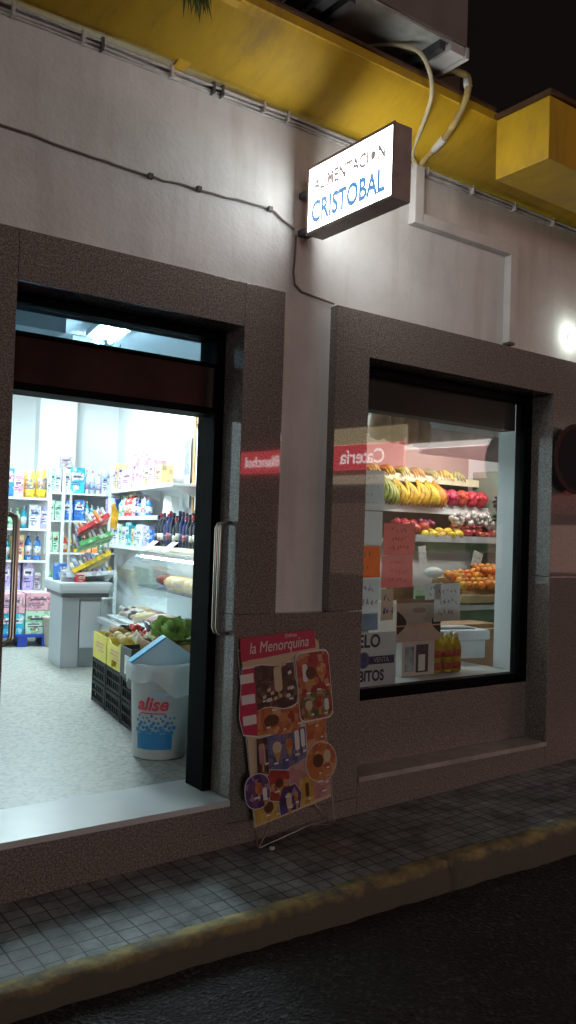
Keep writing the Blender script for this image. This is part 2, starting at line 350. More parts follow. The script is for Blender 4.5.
# ------------------------------------------------------------------ mesh helpers
class MB:
    def __init__(s): s.bm = bmesh.new(); s.mi = 0
    def _fin(s, before):
        for f in s.bm.faces:
            if f.index == -1: f.material_index = s.mi
        s.bm.faces.index_update()
    def face(s, pts):
        vs = [s.bm.verts.new(p) for p in pts]
        f = s.bm.faces.new(vs); f.material_index = s.mi
        return f
    def box(s, x0, x1, y0, y1, z0, z1, bev=0.0, M=None):
        P = [(x0,y0,z0),(x1,y0,z0),(x1,y1,z0),(x0,y1,z0),(x0,y0,z1),(x1,y0,z1),(x1,y1,z1),(x0,y1,z1)]
        if M is not None: P = [M @ Vector(p) for p in P]
        v = [s.bm.verts.new(p) for p in P]
        fs = []
        for q in ((0,3,2,1),(4,5,6,7),(0,1,5,4),(1,2,6,5),(2,3,7,6),(3,0,4,7)):
            f = s.bm.faces.new([v[i] for i in q]); f.material_index = s.mi; fs.append(f)
        if bev > 0:
            es = list({e for f in fs for e in f.edges})
            r = bmesh.ops.bevel(s.bm, geom=es, offset=bev, segments=2, affect='EDGES', profile=.7)
            for f in r['faces']: f.material_index = s.mi
        return s
    def tube(s, pts, r, n=8, r1=None, cap=True, smooth=True):
        pts = [Vector(p) for p in pts]
        rings = []
        prev = None
        for i, p in enumerate(pts):
            d = (pts[min(i+1, len(pts)-1)] - pts[max(i-1, 0)]).normalized()
            if prev is None:
                a = Vector((0,0,1)) if abs(d.z) < .9 else Vector((1,0,0))
                u = d.cross(a).normalized()
            else:
                u = (prev - d*prev.dot(d)).normalized()
            prev = u
            w = d.cross(u)
            rr = r[i] if isinstance(r, (list, tuple)) else (r if r1 is None else r + (r1-r)*i/(len(pts)-1))
            rings.append([s.bm.verts.new(p + rr*(math.cos(2*math.pi*k/n)*u + math.sin(2*math.pi*k/n)*w)) for k in range(n)])
        for a, b in zip(rings, rings[1:]):
            for k in range(n):
                f = s.bm.faces.new((a[k], a[(k+1)%n], b[(k+1)%n], b[k])); f.material_index = s.mi; f.smooth = smooth
        if cap:
            for rg in (rings[0][::-1], rings[-1]):
                f = s.bm.faces.new(rg); f.material_index = s.mi
        return s
    def lathe(s, prof, n=16, c=(0,0,0), M=None, sx=1.0, sy=1.0):
        rings = []
        for (r, z) in prof:
            rg = []
            for k in range(n):
                a = 2*math.pi*k/n
                p = Vector((c[0]+max(r,1e-4)*math.cos(a)*sx, c[1]+max(r,1e-4)*math.sin(a)*sy, c[2]+z))
                if M is not None: p = M @ p
                rg.append(s.bm.verts.new(p))
            rings.append(rg)
        for a, b in zip(rings, rings[1:]):
            for k in range(n):
                f = s.bm.faces.new((a[k], a[(k+1)%n], b[(k+1)%n], b[k])); f.material_index = s.mi; f.smooth = True
        f = s.bm.faces.new(rings[0][::-1]); f.material_index = s.mi
        f = s.bm.faces.new(rings[-1]); f.material_index = s.mi
        return s
    def prism(s, poly, y0, y1, M=None):
        """polygon in (x, z) extruded from y0 to y1"""
        A = [Vector((x, y0, z)) for x, z in poly]; B = [Vector((x, y1, z)) for x, z in poly]
        if M is not None: A = [M@p for p in A]; B = [M@p for p in B]
        a = [s.bm.verts.new(p) for p in A]; b = [s.bm.verts.new(p) for p in B]
        n = len(poly)
        fs = [s.bm.faces.new(a), s.bm.faces.new(b[::-1])]
        for k in range(n): fs.append(s.bm.faces.new((a[k], b[k], b[(k+1)%n], a[(k+1)%n])))
        for f in fs: f.material_index = s.mi
        return s
    def ball(s, c, r, seg=12, rings=8, sx=1, sy=1, sz=1, M=None):
        prof = [(r*math.sin(math.pi*i/rings), -r*sz*math.cos(math.pi*i/rings)) for i in range(rings+1)]
        return s.lathe(prof, seg, c, M, sx, sy)
    def mesh(s, name, mats):
        bmesh.ops.recalc_face_normals(s.bm, faces=s.bm.faces[:])
        me = bpy.data.meshes.new(name); s.bm.to_mesh(me); s.bm.free()
        for m in (mats if isinstance(mats, (list, tuple)) else [mats]): me.materials.append(m)
        return me
def obj(name, mb, mats, parent=None, loc=None, rotz=None):
    me = mb.mesh(name, mats) if isinstance(mb, MB) else mb
    o = bpy.data.objects.new(name, me); COL.objects.link(o)
    if parent is not None: o.parent = parent
    if loc is not None: o.location = loc
    if rotz is not None: o.rotation_euler = (0, 0, rotz)
    return o
def tag(o, label, cat, group=None, kind=None):
    if label: o['label'] = label
    if cat: o['category'] = cat
    if group: o['group'] = group
    if kind: o['kind'] = kind
    return o
def thing(name, label, cat, loc=(0,0,0), rotz=0.0, group=None):
    o = bpy.data.objects.new(name, None); COL.objects.link(o)
    o.empty_display_size = .1
    o.location = loc; o.rotation_euler = (0,0,rotz)
    return tag(o, label, cat, group)
def dup(o, loc, rotz=0.0, label=None, group=None, rot=None, scale=None):
    c = o.copy(); COL.objects.link(c)
    c.location = loc; c.rotation_euler = rot if rot else (0,0,rotz)
    if scale: c.scale = scale
    if label: c['label'] = label
    if group: c['group'] = group
    for ch in list(o.children):
        d = ch.copy(); COL.objects.link(d); d.parent = c
        for g in list(ch.children):
            e = g.copy(); COL.objects.link(e); e.parent = d
    return c
def text_mesh(body, size, extrude=.0006, shear=0.0, bold=0.0, align='CENTER', space=1.0):
    cu = bpy.data.curves.new('lettering', 'FONT'); cu.body = body; cu.size = size
    cu.extrude = extrude; cu.align_x = align; cu.align_y = 'CENTER'; cu.shear = shear; cu.offset = bold; cu.space_character = space
    cu.resolution_u = 4
    o = bpy.data.objects.new('lettering', cu); COL.objects.link(o)
    bpy.context.view_layer.update()
    me = bpy.data.meshes.new_from_object(o.evaluated_get(bpy.context.evaluated_depsgraph_get()))
    bpy.data.objects.remove(o); bpy.data.curves.remove(cu)
    return me
def text_on(body, size, m, parent, M, sx=1.0, **kw):
    """flat lettering: text x/y axes carried by the matrix M (local to parent)"""
    me = text_mesh(body, size, **kw)
    me.transform(M @ Matrix.Diagonal((sx, 1, 1, 1)))
    me.materials.clear(); me.materials.append(m)
    o = bpy.data.objects.new('lettering', me); COL.objects.link(o); o.parent = parent
    return o
def facing(x, y, z, axis='-Y'):
    """frame of a text that is read by somebody looking along +Y ('-Y' side) or along +X ('-X' side)"""
    if axis == '-Y': m = Matrix(((1,0,0),(0,0,-1),(0,1,0))).to_4x4()
    elif axis == '-X': m = Matrix(((0,0,-1),(-1,0,0),(0,1,0))).to_4x4()
    else: m = Matrix(((0,0,1),(1,0,0),(0,1,0))).to_4x4()
    m.translation = Vector((x, y, z))
    return m
def smooth(P, n=5):
    P = [Vector(p) for p in P]; out = []
    for i in range(len(P)-1):
        a, b, c, d = P[max(i-1, 0)], P[i], P[i+1], P[min(i+2, len(P)-1)]
        for k in range(n):
            t = k/n
            out.append(.5*((2*b) + (c-a)*t + (2*a-5*b+4*c-d)*t*t + (3*b-a-3*c+d)*t*t*t))
    return out + [P[-1]]
A10 = R(10)
def rv(u, v):                       # the shop's inside runs 10 degrees off square to the facade
    return (u*math.cos(A10) + v*math.sin(A10), -u*math.sin(A10) + v*math.cos(A10))
RZ = -A10                           # rotation of things that follow the inside walls
def arc(cx, cz, r, a0, a1, n):
    return [(cx + r*math.cos(R(a0+(a1-a0)*i/n)), cz + r*math.sin(R(a0+(a1-a0)*i/n))) for i in range(n+1)]
ORD = ['first','second','third','fourth','fifth','sixth','seventh','eighth','ninth','tenth','eleventh','twelfth','thirteenth','fourteenth','fifteenth',
       'sixteenth','seventeenth','eighteenth','nineteenth','twentieth']

# ------------------------------------------------------------------ ground: road, pavement, kerb
def gz(x): return .024*(x-2.3) - .012
def ky(x): return -.685 - .034*(x-1.0)
def sheet(name, m, rows, kind='structure', parent=None):
    mb = MB()
    grid = [[mb.bm.verts.new(p) for p in row] for row in rows]
    for a, b in zip(grid, grid[1:]):
        for k in range(len(a)-1): mb.bm.faces.new((a[k], a[k+1], b[k+1], b[k]))
    o = obj(name, mb, m, parent)
    if kind: o['kind'] = kind
    return o
xs = [-14, -6, -2] + [i*.5 for i in range(-2, 20)] + [12, 16, 24]
sheet('road', asphalt(), [[(x*1.0 if abs(x) < 14 else x*14, y, -.128+.003*max(-6, min(x, 12))) for x in xs] for y in (60.0, .04, ky(2)-.0, -1.2, -2.5, -4.5, -8.0, -20.0, -200.0)])
sheet('pavement', tiles_mat(), [[(x, y if y > -.1 else ky(x)+.08, gz(x)) for x in xs] for y in (.30, -.5)])
def kerb():
    mb = MB()
    rnd = random.Random(3)
    x = -6.0
    while x < 12:
        L = 2.75 + rnd.random()*.5
        n = 56
        prof = []
        secs = []
        lf = [rnd.random()*6.28 for _ in range(4)]
        for i in range(n+1):
            xx = x + (L-.0012)*i/n
            j = lambda a: (rnd.random()-.5)*a
            chip = .003*math.sin(xx*5+lf[0]) + .003*math.sin(xx*13+lf[1]) + .003*math.sin(xx*29+lf[2])
            y = ky(xx) + chip; z = gz(xx) - abs(chip)*.5
            end = .0012 if i in (0, n) else 0
            secs.append([(xx, y+.10+j(.006), z-.05), (xx, y+.10+j(.006), z+.004+j(.003)-end), (xx, y+.05, z+.006+j(.005)-end), (xx, y+.014+j(.022), z+.003+j(.010)-end),
                         (xx, y-.002+j(.020)+end, z-.016+j(.014)), (xx, y-.012+j(.012)+end, z-.06), (xx, y-.018+j(.014)+end, z-.16)])
        V = [[mb.bm.verts.new(p) for p in s] for s in secs]
        for a, b in zip(V, V[1:]):
            for k in range(6): 
                f = mb.bm.faces.new((a[k], b[k], b[k+1], a[k+1])); f.smooth = True
        mb.bm.faces.new(V[0][::-1]); mb.bm.faces.new(V[-1])
        x += L
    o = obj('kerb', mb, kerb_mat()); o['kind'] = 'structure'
kerb()

# ------------------------------------------------------------------ the shop building
B = thing('shop_building', 'corner grocery shop front with white stucco, polished brown granite and a yellow cornice', 'building')
GT = 2.77                      # top of the granite
DX0, DX1, DZ0, DZ1 = 1.11, 2.24, .22, 2.55
WX0, WX1, WZ0, WZ1 = 3.07, 4.71, .21, 2.52
PX0, PX1, PZ0 = 2.485, 2.83, 1.12
REV = .17
g = MB()                       # granite cladding: slabs 6 cm proud of the stucco, each with its own thin joint
def slab(x0, x1, z0, z1, y1=.30, y0=0.0): g.box(x0+.001, x1-.001, y0, y1, z0+.001, z1-.001, .0025)
slab(-3.0, -.9, -.2, GT); slab(-.9, DX0, 1.45, GT); slab(-.9, DX0, -.2, 1.45)
slab(DX0, DX1, DZ1, GT); slab(DX1, PX0, PZ0, GT)
slab(DX1, WX0, -.2, .10); slab(DX1, PX0, .10, PZ0); slab(PX0, WX0, .10, PZ0)
slab(PX1, WX0, PZ0, GT)
slab(WX0, WX1, WZ1, GT); slab(WX1, 6.2, -.2, 1.3); slab(WX1, 6.2, 1.3, GT); slab(6.2, 9.0, -.2, GT)
slab(WX0, WX1, -.2, WZ0-.03)
slab(WX0, WX1, WZ0, .58, .30, REV)
obj('granite_cladding', g, GRAN, B)
m_ = MB(); m_.box(WX0+.002, WX1-.002, -.012, REV+.0, WZ0-.028, WZ0, .004)
obj('window_ledge', m_, mat('ledge_stone', (.46, .42, .39), .5, 0, .3, 8, .1, 60), B)
m_ = MB(); m_.box(-3, 9, .06, .24, 2.60, 3.80)
m_.box(PX0-.02, PX1+.02, .06, .24, PZ0-.02, 2.60)
obj('stucco_wall', m_, STUC, B)
m_ = MB(); m_.box(PX0, PX1, .045, .0585, PZ0, 2.7, .001)         # smoother rendered strip in the slot between the granite slabs
m_ = MB()
m_.box(-.4, DX0, -.4, 0, -.3, -.29)
m_ = MB(); m_.box(DX0-.0, DX1+.0, .0, .40, -.2, DZ0-.032); obj('step_riser', m_, GRAN, B)
m_ = MB(); m_.box(DX0+.002, DX1-.002, -.018, .40, DZ0-.03, DZ0, .004); obj('door_threshold', m_, MARB, B)

# cornice: a cove from the wall up to the lip
cv = [(.062, 3.725), (-.02, 3.735), (-.10, 3.755), (-.18, 3.785), (-.26, 3.83), (-.32, 3.875), (-.345, 3.90)]
m_ = MB()
poly = cv + [(-.36, 3.90), (-.36, 3.945), (.062, 3.945)]
a = [m_.bm.verts.new((-3, y, z)) for y, z in poly]; b = [m_.bm.verts.new((9, y, z)) for y, z in poly]
for k in range(len(poly)):
    f = m_.bm.faces.new((a[k], a[(k+1) % len(poly)], b[(k+1) % len(poly)], b[k])); f.smooth = k < 5
m_.bm.faces.new(a); m_.bm.faces.new(b[::-1])
obj('cornice', m_, YEL, B)
m_ = MB(); m_.box(-3, 3.63, -.375, -.10, 3.946, 3.962); obj('cornice_edge', m_, mat('rust_edge', (.11, .055, .025), .7, 0, .4, 12), B)
m_ = MB()                      # balcony corner block over the window
m_.box(3.65, 6.6, -.72, -.362, 3.56, 3.90, .006)
obj('balcony_block', m_, YEL, B)
m_ = MB(); m_.box(3.63, 6.62, -.74, -.36, 3.902, 3.925); obj('block_edge', m_, MATS['rust_edge'], B)
m_ = MB(); m_.prism([(0, 0), (.07, 0), (.07, .02), (0, .02)], 0, .01)
m_ = MB()                      # small rib under the cornice
V = [(1.80, .05, 3.70), (1.86, .05, 3.70), (1.94, -.35, 3.89), (1.86, -.35, 3.89), (1.80, .05, 3.79), (1.86, .05, 3.79), (1.94, -.35, 3.93), (1.86, -.35, 3.93)]
vv = [m_.bm.verts.new(p) for p in V]
for q in ((0,1,2,3),(4,7,6,5),(0,4,5,1),(1,5,6,2),(2,6,7,3),(3,7,4,0)): m_.bm.faces.new([vv[i] for i in q])
obj('cornice_rib', m_, YEL, B)
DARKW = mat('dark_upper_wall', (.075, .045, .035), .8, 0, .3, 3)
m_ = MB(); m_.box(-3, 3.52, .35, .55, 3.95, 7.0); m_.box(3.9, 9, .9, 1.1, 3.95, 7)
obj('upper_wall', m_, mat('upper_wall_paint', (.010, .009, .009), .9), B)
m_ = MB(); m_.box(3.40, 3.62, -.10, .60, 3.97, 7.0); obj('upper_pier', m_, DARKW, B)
# inside walls
m_ = MB()
def wallseg(p, q, t=.08, z0=.22, z1=3.32):
    p = Vector((p[0], p[1], 0)); q = Vector((q[0], q[1], 0)); d = (q-p).normalized(); n = Vector((d.y, -d.x, 0))*t
    P = [p, q, q+n, p+n]
    lo = [m_.bm.verts.new((c.x, c.y, z0)) for c in P]; hi = [m_.bm.verts.new((c.x, c.y, z1)) for c in P]
    m_.bm.faces.new(lo[::-1]); m_.bm.faces.new(hi)
    for k in range(4): m_.bm.faces.new((lo[k], lo[(k+1)%4], hi[(k+1)%4], hi[k]))
c1, c2 = rv(.3, .34), rv(.3, 8.3)
c3, c4 = rv(3.62, 8.3), rv(3.62, 4.62)
wallseg((.36, .31), c2, -.08); wallseg(c2, c3, -.08); wallseg(c3, c4, -.08)
wallseg(c4, (4.30, 2.45), -.08); wallseg((4.30, 2.45), (7.0, 2.45), -.08); wallseg((7.0, 2.5), (7.0, .47), -.08)
px_, py_ = rv(2.72, 8.15)
obj('interior_wall', m_, WHITEP, B)
m_ = MB(); m_.box(-.24, .24, -.2, .2, .22, 3.3); obj('wall_column', m_, WHITEP, B, (px_, py_, 0), RZ)
m_ = MB(); m_.box(.30, DX0-.06, .302, .36, .22, 3.3); m_.box(DX1+.06, WX0-.05, .302, .36, .22, 3.3); m_.box(DX0-.06, DX1+.06, .34, .40, 2.56, 3.3)
m_.box(WX0-.05, WX1, .302, .38, 2.53, 3.3); m_.box(WX1+.01, 7.0, .25, .465, .22, 3.3); m_.box(WX0-.05, WX1, .302, .36, .22, .60)
obj('front_inner_wall', m_, WHITEP, B)
fl = sheet('shop_floor', terrazzo(), [[(x, y, .216) for x in (-1, 3, 7.1)] for y in (.38, 4, 9)])
ce = MB(); ce.box(-1, 7.1, .3, 9.2, 3.31, 3.4); o = obj('shop_ceiling', ce, mat('ceiling_paint', (.72, .74, .76), .8)); o['kind'] = 'structure'

# door frame
DF = obj('door_frame', MB().box(DX1-.052, DX1, REV, REV+.17, DZ0, DZ1, .003).box(DX0, DX0+.05, REV, REV+.17, DZ0, DZ1, .003)
         .box(DX0+.05, DX1-.052, REV, REV+.14, 2.505, DZ1, .003).box(DX0+.05, DX1-.052, REV, REV+.14, 2.362, 2.38, .003).box(DX0+.05, DX1-.052, REV, REV+.16, 2.12, 2.155, .003), BLACK, B)
obj('transom_panel', MB().box(DX0+.05, DX1-.052, REV+.02, REV+.12, 2.156, 2.361), BROWNP, DF)
GLT = glass('transom_glass', (.50, .60, .66))
obj('transom_pane', MB().box(DX0+.05, DX1-.052, REV+.06, REV+.066, 2.381, 2.504), GLT, DF)
def pull(x, sgn):
    mb = MB()
    for y in (.065, .10):
        X1 = x + sgn*.062
        c = .03
        pts = [(x, y, 1.572), (X1-sgn*c, y, 1.572), (X1-sgn*c*.3, y, 1.572-c*.3), (X1, y, 1.572-c), (X1, y, 1.02+c), (X1-sgn*c*.3, y, 1.02+c*.3), (X1-sgn*c, y, 1.02), (x, y, 1.02)]
        mb.tube(pts, .0095, 10)
    return mb
obj('handle', pull(DX1, -1), STEEL, DF)
obj('handle', pull(DX0, 1), STEEL, DF)
DGL = glass('door_glass', (.86, .92, .92))
LF = obj('door_leaf', MB().box(0, .05, 0, .06, DZ0+.01, 2.12, .003).box(0, .05, .74, .80, DZ0+.01, 2.12, .003).box(0, .05, .06, .74, DZ0+.01, DZ0+.12, .003).box(0, .05, .06, .74, 2.03, 2.12, .003),
         BLACK, B, (2.222, .36, 0), R(-35))
obj('pane', MB().box(.02, .026, .06, .74, DZ0+.12, 2.03), DGL, LF)
obj('closer_arm', MB().tube([(0, .03, 2.09), (-.02, .0, 2.09), (-.012, -.0, 2.03)], .006, 6), WHITE, LF)
# show window
WF = obj('window_frame', MB().box(WX1-.08, WX1, REV, REV+.075, .58, WZ1, .003).box(WX0, WX0+.05, REV, REV+.075, .58, WZ1, .003)
         .box(WX0+.05, WX1-.08, REV, REV+.075, .58, .642, .003).box(WX0+.05, WX1-.08, REV, REV+.075, 2.465, WZ1, .003), BLACK, B)
WGL = glass('window_glass', (.95, .96, .95), 1.5, 0.015, .035)
obj('pane', MB().box(WX0+.05, WX1-.08, REV+.03, REV+.036, .643, 2.464), WGL, WF)
obj('dark_glass_box', MB().box(WX0+.05, WX1-.08, REV+.08, REV+.2, 2.285, 2.47, .004), mat('dark_glass_tone', (.012, .009, .008), .7, 0, .4, 4), WF)  # dark box added for the dim reflecting glass at the window top
obj('window_bench', MB().box(WX0-.05, WX1-.002, REV+.08, .95, .60, .635), mat('bench_top', (.55, .53, .5), .5), B)

# ------------------------------------------------------------------ things fixed on the facade
SB = thing('shop_sign', 'white backlit box sign reading ALIMENTACIÓN CRISTOBAL sticking out from the wall', 'sign', (2.57, 0, 0))
m_ = MB(); m_.box(0, .105, -.70, -.05, 3.07, 3.42, .004)
obj('sign_box', m_, mat('sign_casing', (.50, .40, .36), .5, 0, .25, 10), SB)
def sign_face(x, sgn):
    mb = MB(); mb.box(min(x, x+sgn*.004), max(x, x+sgn*.004), -.688, -.062, 3.084, 3.407)
    return mb
SEM = emit('lit_sign_face', (.96, 1.0, .99), 10.0)
obj('lit_face', sign_face(0, -1), SEM, SB); obj('lit_face', sign_face(.105, 1), SEM, SB)
BLUEL = emit('blue_letters', (.03, .24, .55), 1.0); GREYL = emit('faded_letters', (1.0, .78, .74), .22)
text_on('CRISTOBAL', .150, BLUEL, SB, facing(-.0052, -.365, 3.168, '-X'), .71, bold=.0052)
text_on('ALIMENTACIÓN', .095, GREYL, SB, facing(-.0052, -.375, 3.308, '-X'), .78, bold=.0032)
for bz_ in (3.10, 3.30): obj('bracket', MB().box(.02, .085, -.05, .058, bz_, bz_+.03), GREYD, SB)
obj('casing_rim', MB().box(-.006, .0, -.702, -.688, 3.068, 3.423).box(-.006, 0, -.062, -.048, 3.068, 3.423).box(-.006, 0, -.688, -.062, 3.408, 3.423).box(-.006, 0, -.688, -.062, 3.068, 3.083), MATS['sign_casing'], SB)

def cable(name, pts, r, m, label, cat='cable', clips=(), sub=6, jitter=.0):
    rnd = random.Random(len(label))
    P = [Vector(p) for p in pts]; Q = []
    for a, b in zip(P, P[1:]):
        for k in range(sub):
            q = a.lerp(b, k/sub)
            if jitter and not (a is P[0] and k == 0): q += Vector((0, 0, (rnd.random()-.5)*jitter))
            Q.append(q)
    Q.append(P[-1])
    if not clips:
        return tag(obj(name, MB().tube(Q, r, 6), m), label, cat)
    t = thing(name, label, cat, (0,0,0))
    obj('wire', MB().tube(Q, r, 6), m, t)
    for (x, z) in clips: obj('clip', MB().box(x-.012, x+.012, .035, .0585, z-.012, z+.012, .003), GREYD, t)
    return t
WIRE = mat('grey_wire', (.20, .17, .165), .6); PIPEM = mat('old_conduit', (.62, .59, .57), .6, 0, .25, 14)
cable('wall_cable', [(.2, .050, 3.22), (1.03, .050, 3.20), (1.45, .050, 3.185), (1.75, .050, 3.175), (2.0, .050, 3.185), (2.41, .050, 3.195), (2.56, .050, 3.13)], .0055, WIRE,
      'thin dark wire clipped across the white stucco left of the lit sign', clips=((1.72, 3.175), (1.98, 3.185), (2.40, 3.195)), jitter=.008)
cable('drop_cable', [(2.575, .050, 3.10), (2.572, .050, 3.0), (2.565, .050, 2.90), (2.575, .050, 2.84), (2.62, .050, 2.81), (2.70, .048, 2.80), (2.84, .045, 2.785)], .0055, WIRE,
      'thin wire hanging down below the lit sign and looping right to the granite')
t = thing('conduit_bundle', 'old painted conduit pipes running along the wall under the yellow cornice', 'conduit', (0,0,0))
mb = MB()
for i, (dz, r, y) in enumerate(((.004, .010, .046), (-.016, .008, .049), (.0, .007, .028), (-.031, .006, .052))):
    rnd = random.Random(i)
    mb.tube([(x*.25-3, y, 3.705+dz+(rnd.random()-.5)*.008) for x in range(0, 49)], r, 6)
obj('pipes', mb, PIPEM, t)
for x in (.75, 1.05, 1.36, 1.45, 1.80, 2.03, 2.08, 2.33, 2.48, 3.5, 3.9, 4.3, 4.7):
    obj('clamp', MB().box(x-.005, x+.009, .018, .0585, 3.668, 3.722, .003), GREYD if x in (1.45, 2.03, 2.08) else PIPEM, t)
t = thing('cable_trunking', 'white painted square duct stepping down the stucco right of the lit sign', 'trunking', (0,0,0))
obj('duct', MB().box(3.385, 3.455, .0, .0585, 3.36, 3.70, .006).box(3.4555, 4.31, .002, .0585, 3.362, 3.428, .006).box(4.245, 4.308, .001, .0585, 2.80, 3.3615, .006), TRUNK, t)
obj('duct_end', MB().box(4.25, 4.303, .004, .0585, 2.785, 2.7995), GREYD, t)

AC = thing('air_conditioner', 'metal air conditioner unit seen from below above the yellow cornice', 'air conditioner', (2.23, -.53, 4.02))
obj('casing', MB().box(0, .98, 0, .32, .06, .66, .008), mat('ac_casing', (.26, .23, .215), .5, 0, .2, 5), AC)
obj('base_pan', MB().box(.01, .97, .01, .31, .045, .059), mat('ac_pan', (.62, .64, .60), .5, 0, .35, 9), AC)
obj('foot', MB().box(.86, .96, .0, .33, 0, .044, .004).box(.965, .985, -.01, .34, -.01, .05), TRUNK, AC)
obj('foot', MB().box(.10, .16, .0, .33, 0, .044, .004), GREYD, AC)
for bx_ in (.2, .8): obj('wall_bracket', MB().box(bx_, bx_+.04, .02, .55, -.002, .0435), GREYD, AC)
HOSE = mat('hose_plastic', (.62, .54, .34), .5, 0, .2, 9); HOSE2 = mat('foam_pipe', (.46, .33, .12), .7, 0, .35, 16)
tag(obj('drain_hose', MB().tube(smooth([(2.72, -.16, 4.06), (2.84, -.30, 4.06), (2.95, -.42, 4.02), (3.04, -.43, 3.94), (3.12, -.37, 3.85), (3.22, -.2, 3.785), (3.33, -.02, 3.742), (3.40, .02, 3.70)]), .012, 8), HOSE),
    'pale thin hose curving down over the yellow cornice left of the thicker pipe', 'hose')
t = thing('refrigerant_pipe', 'thick foam wrapped pipe bent down over the cornice right of the pale hose', 'pipe', (0,0,0))
obj('pipe', MB().tube(smooth([(3.26, -.12, 4.08), (3.31, -.30, 4.08), (3.34, -.405, 4.03), (3.345, -.42, 3.95), (3.36, -.36, 3.86), (3.40, -.2, 3.78), (3.43, -.03, 3.74), (3.44, .03, 3.70)]), .019, 8), HOSE2, t)
obj('tape', MB().tube([(3.341, -.412, 4.01), (3.345, -.42, 3.96)], .0225, 8), TRUNK, t)
obj('tape', MB().tube([(3.40, -.2, 3.78), (3.42, -.1, 3.757)], .0225, 8), TRUNK, t)

WL = thing('wall_lamp', 'small lit bulkhead lamp on the cream wall at the far right', 'lamp', (4.945, .058, 2.955))
obj('back_plate', MB().box(-.02, .02, -.03, 0, -.02, .02, .004), SHELF, WL)
obj('bulb', MB().ball((0, -.075, 0), .048, 16, 10), emit('lamp_bulb', (.88, 1.0, .90), 17), WL)
NP = thing('no_parking_sign', 'round dark sign with a red rim on the granite pier right of the window', 'traffic sign', (4.85, -.09, 2.09))
def disc(r0, r1, y0, y1, n=40):
    mb = MB()
    for k in range(n):
        a, b = 2*math.pi*k/n, 2*math.pi*(k+1)/n
        P = lambda r, t, y: (r*math.cos(t), y, r*math.sin(t))
        mb.face([P(r0,a,y0), P(r1,a,y0), P(r1,b,y0), P(r0,b,y0)] if r0 > 0 else [P(0,0,y0), P(r1,a,y0), P(r1,b,y0)])
        mb.face([P(r1,a,y0), P(r1,a,y1), P(r1,b,y1), P(r1,b,y0)])
    return mb
obj('plate', disc(0, .232, 0, .006), mat('sign_dark', (.008, .007, .014), .9), NP)
obj('rim', disc(.205, .235, -.0035, .004), mat('sign_red', (.055, .018, .013), .85), NP)
obj('bracket', MB().box(-.02, .02, .007, .088, -.12, .12), GREYD, NP)

# weed hanging from the cornice
m_ = MB()
rnd = random.Random(5)
for i in range(26):
    p = Vector((1.68 + rnd.random()*.10, -.30 + rnd.random()*.06, 3.90)); q = p + Vector(((rnd.random()-.5)*.10, -.03-rnd.random()*.06, -.05-rnd.random()*.12))
    w = Vector((.006, .003, .004)); mid = (p+q)/2 + Vector((0, -.02, .02))
    m_.face([p-w, p+w, mid+w*1.6, mid-w*1.6]); m_.face([mid-w*1.6, mid+w*1.6, q])
tag(obj('weed', m_, mat('weed_leaf', (.10, .12, .03), .7, 0, .4, 20)), 'small green weed growing over the edge of the yellow cornice, upper left', 'plant')

# ------------------------------------------------------------------ lamps inside
TUBE = emit('fluorescent_tube', (.73, .95, 1.0), 330.0)
def ceiling_light(loc, rotz, label, first=[None]):
    if first[0] is None:
        t = thing('ceiling_light', label, 'ceiling light', loc, rotz, 'fluorescent lights on the shop ceiling')
        obj('housing', MB().box(-.15, .15, -.45, .45, -.05, 0, .006), SHELF, t)
        for x in (-.07, .07): obj('tube', MB().tube([(x, -.42, -.072), (x, .42, -.072)], .017, 10), TUBE, t)
        first[0] = t
        return t
    return dup(first[0], loc, rotz, label)
def cl(u, v, label, sc=1.0):
    x, y = rv(u, v)
    ceiling_light((x, y, 3.308), RZ, label).scale = (1, sc, 1)
cl(2.38, 3.90, 'lit fluorescent ceiling light nearest the door, seen through the transom', .62)
cl(2.31, 4.62, 'lit fluorescent ceiling light farther in, second behind the transom', .5)
cl(2.2, 6.3, 'lit fluorescent ceiling light over the back shelves')
cl(2.05, 5.5, 'lit fluorescent ceiling light behind the deli counter')
m_ = MB(); m_.tube([(3.38, 4.03, 3.14), (3.33, 4.04, 3.19), (3.26, 4.05, 3.19), (3.20, 4.05, 3.12), (3.18, 4.05, 3.0)], .010, 6)
m_.tube([(3.38, 4.03, 3.14), (3.40, 4.03, 3.309)], .006, 6)
tag(obj('hanging_wire', m_, GREYD), 'short black cord curling down from the shop ceiling', 'cord')
t = thing('ceiling_box', 'grey metal box hung under the ceiling behind the transom glass', 'box', (2.30, 3.30, 3.12))
obj('case', MB().box(-.22, .22, -.15, .15, 0, .17, .01), GREY, t); obj('rod', MB().tube([(0, 0, .17), (0, 0, .19)], .01, 6), GREYD, t)

# ------------------------------------------------------------------ packaged goods
def pack_mats(col, col2, name):
    return [printed('pack_'+name, [col, col, col, [.5*(a+b) for a, b in zip(col, col2)], [a*.6 for a in col]], 26), printed('print_'+name, [col2, col2, [.5*(a+b) for a, b in zip(col, col2)], col2, (.72, .72, .70), [.45*a for a in col2], col2, (.6, .10, .08)], 52), mat('print_dark', (.06, .07, .16), .5, 0, .6, 30)]
def carton(w, d, h, rnd, style=0):
    mb = MB(); mb.box(-w/2, w/2, -d/2, d/2, 0, h, .002)
    mb.mi = 1; y = -d/2-.0008
    def q(x0, x1, z0, z1): mb.face([(x0, y, z0), (x1, y, z0), (x1, y, z1), (x0, y, z1)])
    q(-w*.42, w*.42, h*.52, h*.80)
    if style: q(-w*.3, w*.1, h*.12, h*.30)
    mb.mi = 2; y = -d/2-.0016
    q(-w*.32, w*.28, h*.60, h*.69); q(-w*.40, w*.05, h*.40, h*.45); q(-w*.40, w*.22, h*.30, h*.34)
    return mb
